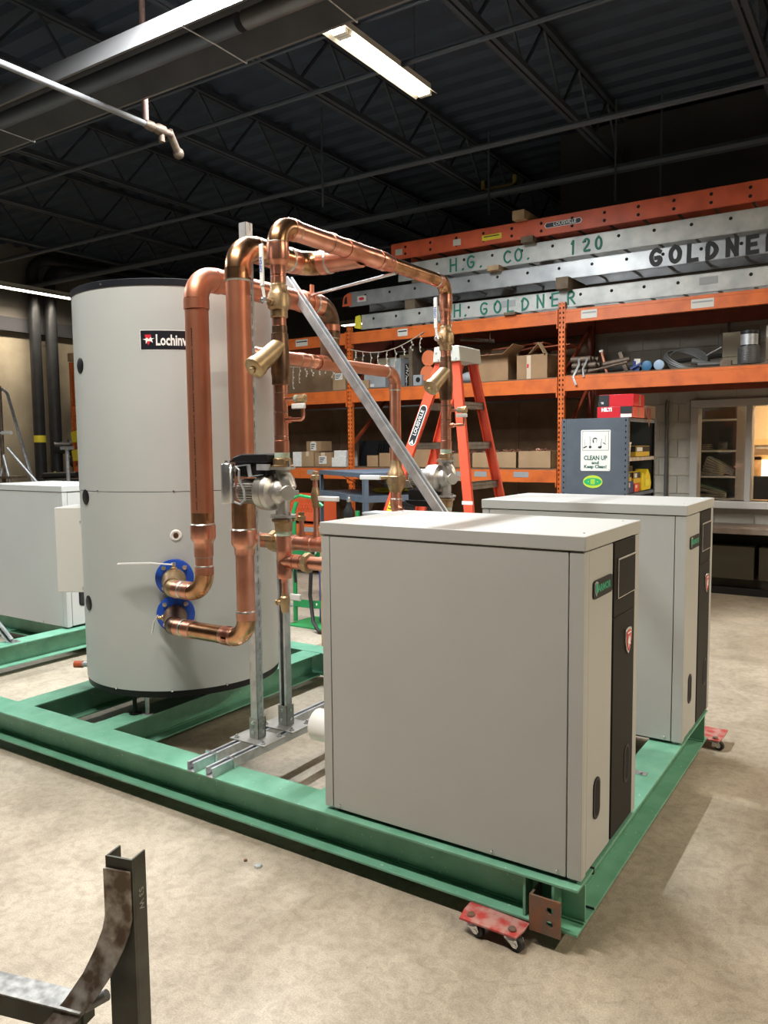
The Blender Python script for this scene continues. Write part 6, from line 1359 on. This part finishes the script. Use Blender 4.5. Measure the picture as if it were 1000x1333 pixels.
q = MB(); q.lathe((tx, ty, .961), Z, [(0, .045), (.02, .05), (.12, .045), (.15, .025), (.19, .02)], 18); q.build('bottle', 'black', t); q = MB(); q.lathe((tx, ty, 1.151), Z, [(0, .018), (.03, .018), (.035, .01), (.05, .01)], 12); q.build('chrome_top', 'zinc', t)
t = thing('brown_pot', 'small brown round pot beside the black bottle tool', 'container', (tx + .06, ty - .06, .961)); q = MB(); q.lathe((tx + .07, ty - .10, .961), Z, [(0, .055), (.05, .06), (.055, .045), (.07, .04)], 20); q.build('pot', 'card', t)
t = thing('grey_case', 'flat grey metal case on the bench behind the near boiler', 'box', (tx + .35, ty, .961)); q = MB(); q.box(tx + .22, tx + .50, ty - .12, ty + .06, .961, 1.07); q.build('case_body', 'grey_metal', t, bevel=.004); q = MB(); q.box(tx + .215, tx + .505, ty - .125, ty + .065, 1.07, 1.085); q.build('case_lid', 'grey_metal', t)

# orange crate and bins under the shelf
t = thing('milk_crate', 'orange mesh sided crate under the low rack shelf', 'crate', (-5.5, 5.5, .6))
q = MB(); x0, x1, z0, z1, yf = -5.78, -5.16, .66, .99, 5.30
q.box(x0, x1, yf, yf + .01, z0, z0 + .12); q.box(x0, x1, yf, yf + .01, z1 - .05, z1); q.box(x0, x0 + .03, yf, yf + .01, z0, z1); q.box(x1 - .03, x1, yf, yf + .01, z0, z1); q.box(x0, x1, yf + .36, yf + .37, z0, z1); q.box(x0, x0 + .01, yf, yf + .37, z0, z1); q.box(x1 - .01, x1, yf, yf + .37, z0, z1); q.box(x0, x1, yf, yf + .37, z0, z0 + .01)
q.build('crate_wall', 'crate_or', t, smooth=False); q = MB()
for k in range(14):
    xa = x0 + .03 + k * .042
    if xa + .08 < x1: q.bar((xa, yf + .005, z0 + .12), (xa + .08, yf + .005, z1 - .05), .009, .008, up=Y); q.bar((xa + .08, yf + .005, z0 + .12), (xa, yf + .005, z1 - .05), .009, .008, up=Y)
q.build('crate_lattice', 'crate_or', t, smooth=False)
t = thing('drawer_cabinet', 'orange low bin cabinet with a grey label below the crate', 'cabinet', (-5.4, 5.5, 0)); q = MB(); q.box(-5.85, -4.7, 5.28, 5.8, .12, .64); q.build('body', 'orange_dk', t)
q = MB(); q.box(-5.80, -4.75, 5.26, 5.28, .50, .63); q.box(-5.80, -4.75, 5.26, 5.28, .14, .30); q.build('drawer_front', 'orange', t, bevel=.004)
q = MB(); q.box(-5.80, -4.75, 5.262, 5.279, .31, .49); q.build('dark_opening', 'gap', t); q = MB(); q.box(-5.42, -5.20, 5.256, 5.259, .54, .60); q.build('drawer_label', 'label_g', t)
q = MB(); q.box(-5.8, -5.7, 5.3, 5.4, 0, .12); q.box(-4.85, -4.75, 5.3, 5.4, 0, .12); q.box(-5.8, -5.7, 5.7, 5.8, 0, .12); q.box(-4.85, -4.75, 5.7, 5.8, 0, .12); q.build('foot', 'orange_dk', t)

# green hand truck with hose
ht = thing('hand_truck', 'green tubular cylinder cart with straps between tank and boiler', 'hand truck', (-3.55, 3.1, 0))
q = MB(); q.tube([(-3.72, 3.10, .03), (-3.72, 3.10, 1.02), (-3.70, 3.12, 1.10)], .020, 12); q.tube([(-3.20, 3.35, .03), (-3.20, 3.35, 1.02)], .020, 12); q.build('frame_tube', 'green_dark', ht)
for z in (.66, .20):
    q = MB(); pts = [Vector((-3.72 + .55 * u, 3.08 - .10 * math.sin(PI * u) + .25 * u, z)) for u in [i / 10 for i in range(11)]]
    vs = [p_ + Z * s_ for p_ in pts for s_ in (-.035, .035)] + [p_ + Z * s_ + Y * .006 for p_ in pts for s_ in (-.035, .035)]; n = 22
    q.add(vs, [(2 * i, 2 * i + 2, 2 * i + 3, 2 * i + 1) for i in range(10)] + [(n + 2 * i, n + 2 * i + 1, n + 2 * i + 3, n + 2 * i + 2) for i in range(10)]); q.build('retaining_band', 'green_dark', ht)
    q = MB(); q.lathe((-3.48, 3.10, z), -Y, [(0, .014), (.008, .012)], 10); q.build('band_bolt', 'white', ht)
q = MB(); q.box(-3.75, -3.1, 3.0, 3.4, .0, .012); q.build('toe_plate', 'green_dark', ht); q = MB(); q.tube([(-3.95, 3.15, .14), (-2.95, 3.5, .14)], .013, 8); q.build('axle', 'galv', ht)
for e in ((-3.93, 3.16), (-2.97, 3.50)): q = MB(); q.lathe((e[0] - .02, e[1] - .008, .14), Vector((1, .35, 0)), [(0, .13), (.045, .13)], 24); q.build('wheel', 'rubber', ht)
t = thing('rubber_hose', 'green and black hose hanging from the hand truck', 'hose', (-3.5, 3.0, 0))
q = MB(); q.tube([(-3.70, 3.02, .62), (-3.72, 2.98, .80), (-3.71, 2.98, 1.0), (-3.66, 2.98, 1.13), (-3.55, 2.98, 1.17), (-3.42, 3.0, 1.15), (-3.33, 3.02, 1.08)], .014, 8); q.build('green_hose', 'hose', t)
q = MB(); q.tube([(-3.42, 3.04, .9), (-3.45, 3.0, .6), (-3.47, 3.0, .3), (-3.40, 2.95, .08), (-3.30, 2.9, .02), (-3.05, 2.9, .02)], .017, 8); q.tube([(-3.62, 3.0, .62), (-3.63, 2.99, .48), (-3.62, 2.99, .40)], .012, 8); q.build('black_hose', 'rubber', t)
t = thing('gas_bottle', 'white and blue bottle strapped in the green hand truck', 'cylinder', (-3.45, 3.25, .012)); q = MB(); q.lathe((-3.45, 3.28, .013), Z, [(0, .10), (.02, .11), (.75, .11), (.82, .05), (.86, .03)], 28); q.build('bottle', mat('bottle_blue', (.03, .08, .45), .4), t); q = MB(); q.lathe((-3.45, 3.28, .60), Z, [(0, .112), (.06, .112)], 28); q.build('white_band', 'label_w', t)

# ------------------------------------------------------------------ left wall: riser pipes and clutter
t = thing('riser_pipe', 'left black fire riser pipe on the concrete wall', 'pipe', (-12.7, 6.6, 0))
def riser(t, y, xr, zt_, r_, zb2, yend):
    pts = [Vector((xr, y, zb2)), Vector((xr, y, zt_ - .3))]
    for k in range(1, 8): a = PI / 2 * k / 8; pts.append(Vector((xr + (.3 - .3 * math.cos(a)) * .35, y + (.3 - .3 * math.cos(a)), zt_ - .3 + .3 * math.sin(a))))
    pts += [Vector((xr + .105, y + .3, zt_)), Vector((xr + .30, yend, zt_))]
    q = MB(); q.tube(pts, r_, 18); q.build('pipe_run', 'pipe_black', t)
# rays at x=50 and x=65 px put the risers about y 6.4 and 6.75 on x = -12.7
riser(t, 6.56, -12.75, 5.10, .105, .95, 9.2); q = MB(); q.lathe((-12.75, 6.56, 1.72), Z, [(0, .108), (.13, .108)], 20); q.build('yellow_band', 'label_y', t)
q = MB(); q.lathe((-12.75, 6.56, .94), Z, [(0, .14), (.05, .14), (.06, .12)], 20); q.lathe((-12.75, 6.56, .3), Z, [(0, .05), (.3, .05), (.31, .09), (.64, .09)], 14); q.build('flange_collar', 'rust', t)
q = MB(); q.lathe((-12.75, 6.56, 0), Z, [(0, .12), (.3, .05)], 14); q.build('pipe_foot', 'pipe_black', t)
t = thing('riser_pipe', 'right black fire riser pipe next to the orange rack', 'pipe', (-12.7, 6.8, 0))
riser(t, 6.88, -12.72, 4.98, .11, 0, 9.6); q = MB(); q.obox((-12.57, 6.72, 1.05), X, Y, Z, .004, .02, .12); q.build('valve_tag', 'label_y', t)
t = thing('fire_valve', 'dark cast iron valve cluster beside the right riser pipe', 'valve', (-12.4, 7.1, .8)); q = MB(); q.tube([(-12.7, 6.8, 1.62), (-12.45, 7.4, 1.62)], .12, 14); q.lathe((-12.6, 7.05, 1.62), Vector((.25, .6, 0)), [(0, .16), (.06, .16)], 16); q.ball((-12.5, 7.15, 1.35), .14); q.tube([(-12.5, 7.15, 0), (-12.5, 7.15, 1.6)], .08, 12); q.lathe((-12.35, 7.0, .9), X, [(0, .2), (.05, .2)], 20); q.build('valve_body', 'pipe_black', t)
t = thing('leaning_tube', 'long bent metal tube leaning near the left wall', 'tube', (-9.9, 4.5, 0)); q = MB(); q.tube([(-10.62, 4.5, 2.485), (-10.46, 4.5, 2.49), (-10.36, 4.5, 2.42), (-9.80, 4.5, 1.09), (-9.38, 4.5, .10), (-9.34, 4.5, .023)], .022, 8); q.build('tube', 'galv', t)
t = thing('tripod_stand', 'grey tubular tripod stand at the far left edge', 'stand', (-10.06, 4.2, 0))
q = MB(); q.tube([(-10.06, 4.2, .03), (-10.06, 4.2, 2.5)], .028, 8); q.build('pole', 'pipe_brown', t)
for p0_, p1_ in (((-10.06, 4.2, 1.55), (-9.75, 4.35, .023)), ((-10.06, 4.2, 1.35), (-10.2, 3.8, .023)), ((-10.02, 4.25, 1.62), (-9.55, 4.75, .70))): q = MB(); q.tube([p0_, p1_], .022, 8); q.build('leg', 'galv', t)
q = MB(); q.tube([(-10.06, 4.2, 1.83), (-9.82, 4.2, 1.83)], .028, 8); q.build('white_grip', 'white', t)
q = MB(); q.box(-10.1, -9.8, 4.1, 4.4, 1.18, 1.21); q.build('tray', 'pipe_brown', t)
t = thing('pipe_vise', 'dark pipe machine behind the left boiler', 'machine', (-9.6, 5.3, 0)); q = MB(); q.box(-10.7, -9.95, 5.1, 5.7, .75, 1.12); q.tube([(-10.6, 5.2, 1.17), (-9.9, 5.3, 1.19)], .05, 10); q.build('machine_body', 'pipe_black', t); q = MB()
for a_, c_ in ((-10.65, 5.15), (-10.0, 5.15), (-10.65, 5.65), (-10.0, 5.65)): q = MB(); q.tube([(a_, c_, 0), (a_, c_, .75)], .03, 8); q.build('leg', 'galv', t)
t = thing('jack_stand', 'grey pipe stand with a yellow base beside the rack post', 'stand', (-9.69, 5.0, 0)); q = MB(); q.tube([(-9.69, 5.0, 0), (-9.69, 5.0, 1.58)], .03, 10); q.box(-9.79, -9.59, 4.95, 5.05, 1.58, 1.63); q.build('pole', 'galv', t); q = MB(); q.lathe((-9.69, 5.0, 1.0), Z, [(0, .22), (.05, .20), (.10, .05)], 20); q.build('yellow_disc', mat('olive_yellow', (.35, .33, .05), .5), t)
q = MB(); q.tube([(-12.96, 8.0, 0), (-12.96, 8.0, 3.7)], .03, 8); tag(q.build('wall_conduit', 'copper_dark', loc=(-12.96, 8.0, 0)), 'rusty conduit strip on the concrete wall right of the risers', 'pipe')
q = MB(); q.prism([(-.05, -.1), (.0, .12), (.06, -.1), (0, -.06)], (-12.985, 5.62, 1.75), Y, Z, .01); tag(q.build('wall_rag', 'gap', loc=(-12.98, 5.62, 1.75)), 'small dark rag stuck on the concrete wall', 'rag')

# ------------------------------------------------------------------ radiant tube heater, sprinkler pipe, conduit
hz = 4.0; hy0, hy1 = 1.10, 1.50
rh = thing('tube_heater', 'long grey radiant tube heater hanging from the ceiling', 'heater', (-4.0, 1.3, hz))
q = MB(); pf = [(hy0 - .04, hz), (hy0 + .08, hz + .19), (hy1 - .08, hz + .19), (hy1 + .04, hz), (hy1 + .06, hz), (hy1 - .065, hz + .205), (hy0 + .065, hz + .205), (hy0 - .06, hz)]
n = len(pf); vs = [(x, y, z) for x in (-9.2, 1.4) for y, z in pf]
q.add(vs, [(i, (i + 1) % n, n + (i + 1) % n, n + i) for i in range(n)] + [(0, 1, 6, 7), (1, 2, 5, 6), (2, 3, 4, 5)] + [(n, n + 7, n + 6, n + 1), (n + 1, n + 6, n + 5, n + 2), (n + 2, n + 5, n + 4, n + 3)])
q.build('reflector', 'refl', rh, smooth=False)
q = MB(); pi_ = [(hy0 - .038, hz - .001), (hy0 + .082, hz + .188), (hy1 - .082, hz + .188), (hy1 + .038, hz - .001)]
vs = [(x, y, z) for x in (-9.19, 1.39) for y, z in pi_]; q.add(vs, [(0, 1, 5, 4), (1, 2, 6, 5), (2, 3, 7, 6)]); q.build('shaded_inner_skin', 'refl_shade', rh, smooth=False)  # thin skin added so the reflector's inside looks shaded
for yy in (1.30,):
    for xa, xb in ((-9.1, -2.55), (-2.5, 1.3)):
        q = MB(); q.tube([(xa, yy, hz + .07), (xb, yy, hz + .07)], .055, 20); q.build('burner_tube', 'tube_dark' if xa < -5 else 'refl', rh)
for xx in (-7.5, -5.0, -2.75, -1.9, -.3):
    q = MB(); q.tube([(xx, hy0 - .07, hz - .005), (xx, hy0 + .07, hz + .22), (xx, 1.3, hz + .235), (xx, hy1 - .07, hz + .22), (xx, hy1 + .07, hz - .005), (xx, 1.3, hz - .0)][:5], .006, 6); q.tube([(xx, hy0 - .07, hz - .005), (xx, 1.3, hz + .0), (xx, hy1 + .07, hz - .005)], .004, 6); q.build('hanger_strap', 'galv', rh)
    q = MB(); q.tube([(xx, 1.3, hz + .24), (xx, 1.3, 4.72)], .004, 6); q.lathe((xx, 1.29, hz + .26), Y, [(0, .014), (.006, .014)], 10); q.tube([(xx, 1.3, 4.72), (xx, 1.3, 5.3)], .004, 6); q.build('hanger_chain', 'zinc', rh)
sp = thing('sprinkler_pipe', 'thin white sprinkler branch pipe with brass fittings at its end', 'pipe', (-3.72, .5, 3.85))
sx_, sy_, sz_ = -3.72, 1.60, 3.85
q = MB(); q.tube([(sx_, -2.5, sz_), (sx_, sy_, sz_)], .021, 12); q.build('branch_pipe', 'pipe_white', sp)
q = MB(); q.lathe((sx_, sy_ - .03, sz_), Y, [(0, .024), (.03, .034), (.07, .034), (.08, .024), (.12, .038), (.17, .038), (.18, .026), (.24, .026)], 12); q.build('pipe_union', 'pipe_brown', sp)
q = MB(); q.tube([(sx_, sy_ + .12, sz_), (sx_, sy_ + .12, sz_ - .08)], .022, 10); q.build('sprinkler_head', 'pipe_brown', sp)
q = MB(); q.tube([(sx_, sy_ + .19, sz_ + .02), (sx_ - .03, sy_ + .27, sz_ - .05), (sx_ - .04, sy_ + .30, sz_ - .08)], .028, 10); q.ball((sx_ - .05, sy_ + .32, sz_ - .09), .042); q.build('drain_elbow', 'pipe_brown', sp)
q = MB(); q.tube([(sx_, sy_ - .02, sz_ + .02), (sx_, sy_ - .02, 5.3)], .022, 10); q.build('drop_conduit', 'copper_conduit', sp, label='brown hanging support conduit')
q = MB(); q.tube([(sx_, -2.5, sz_), (sx_, -2.5, 5.3)], .021, 10); q.build('supply_drop', 'pipe_white', sp)
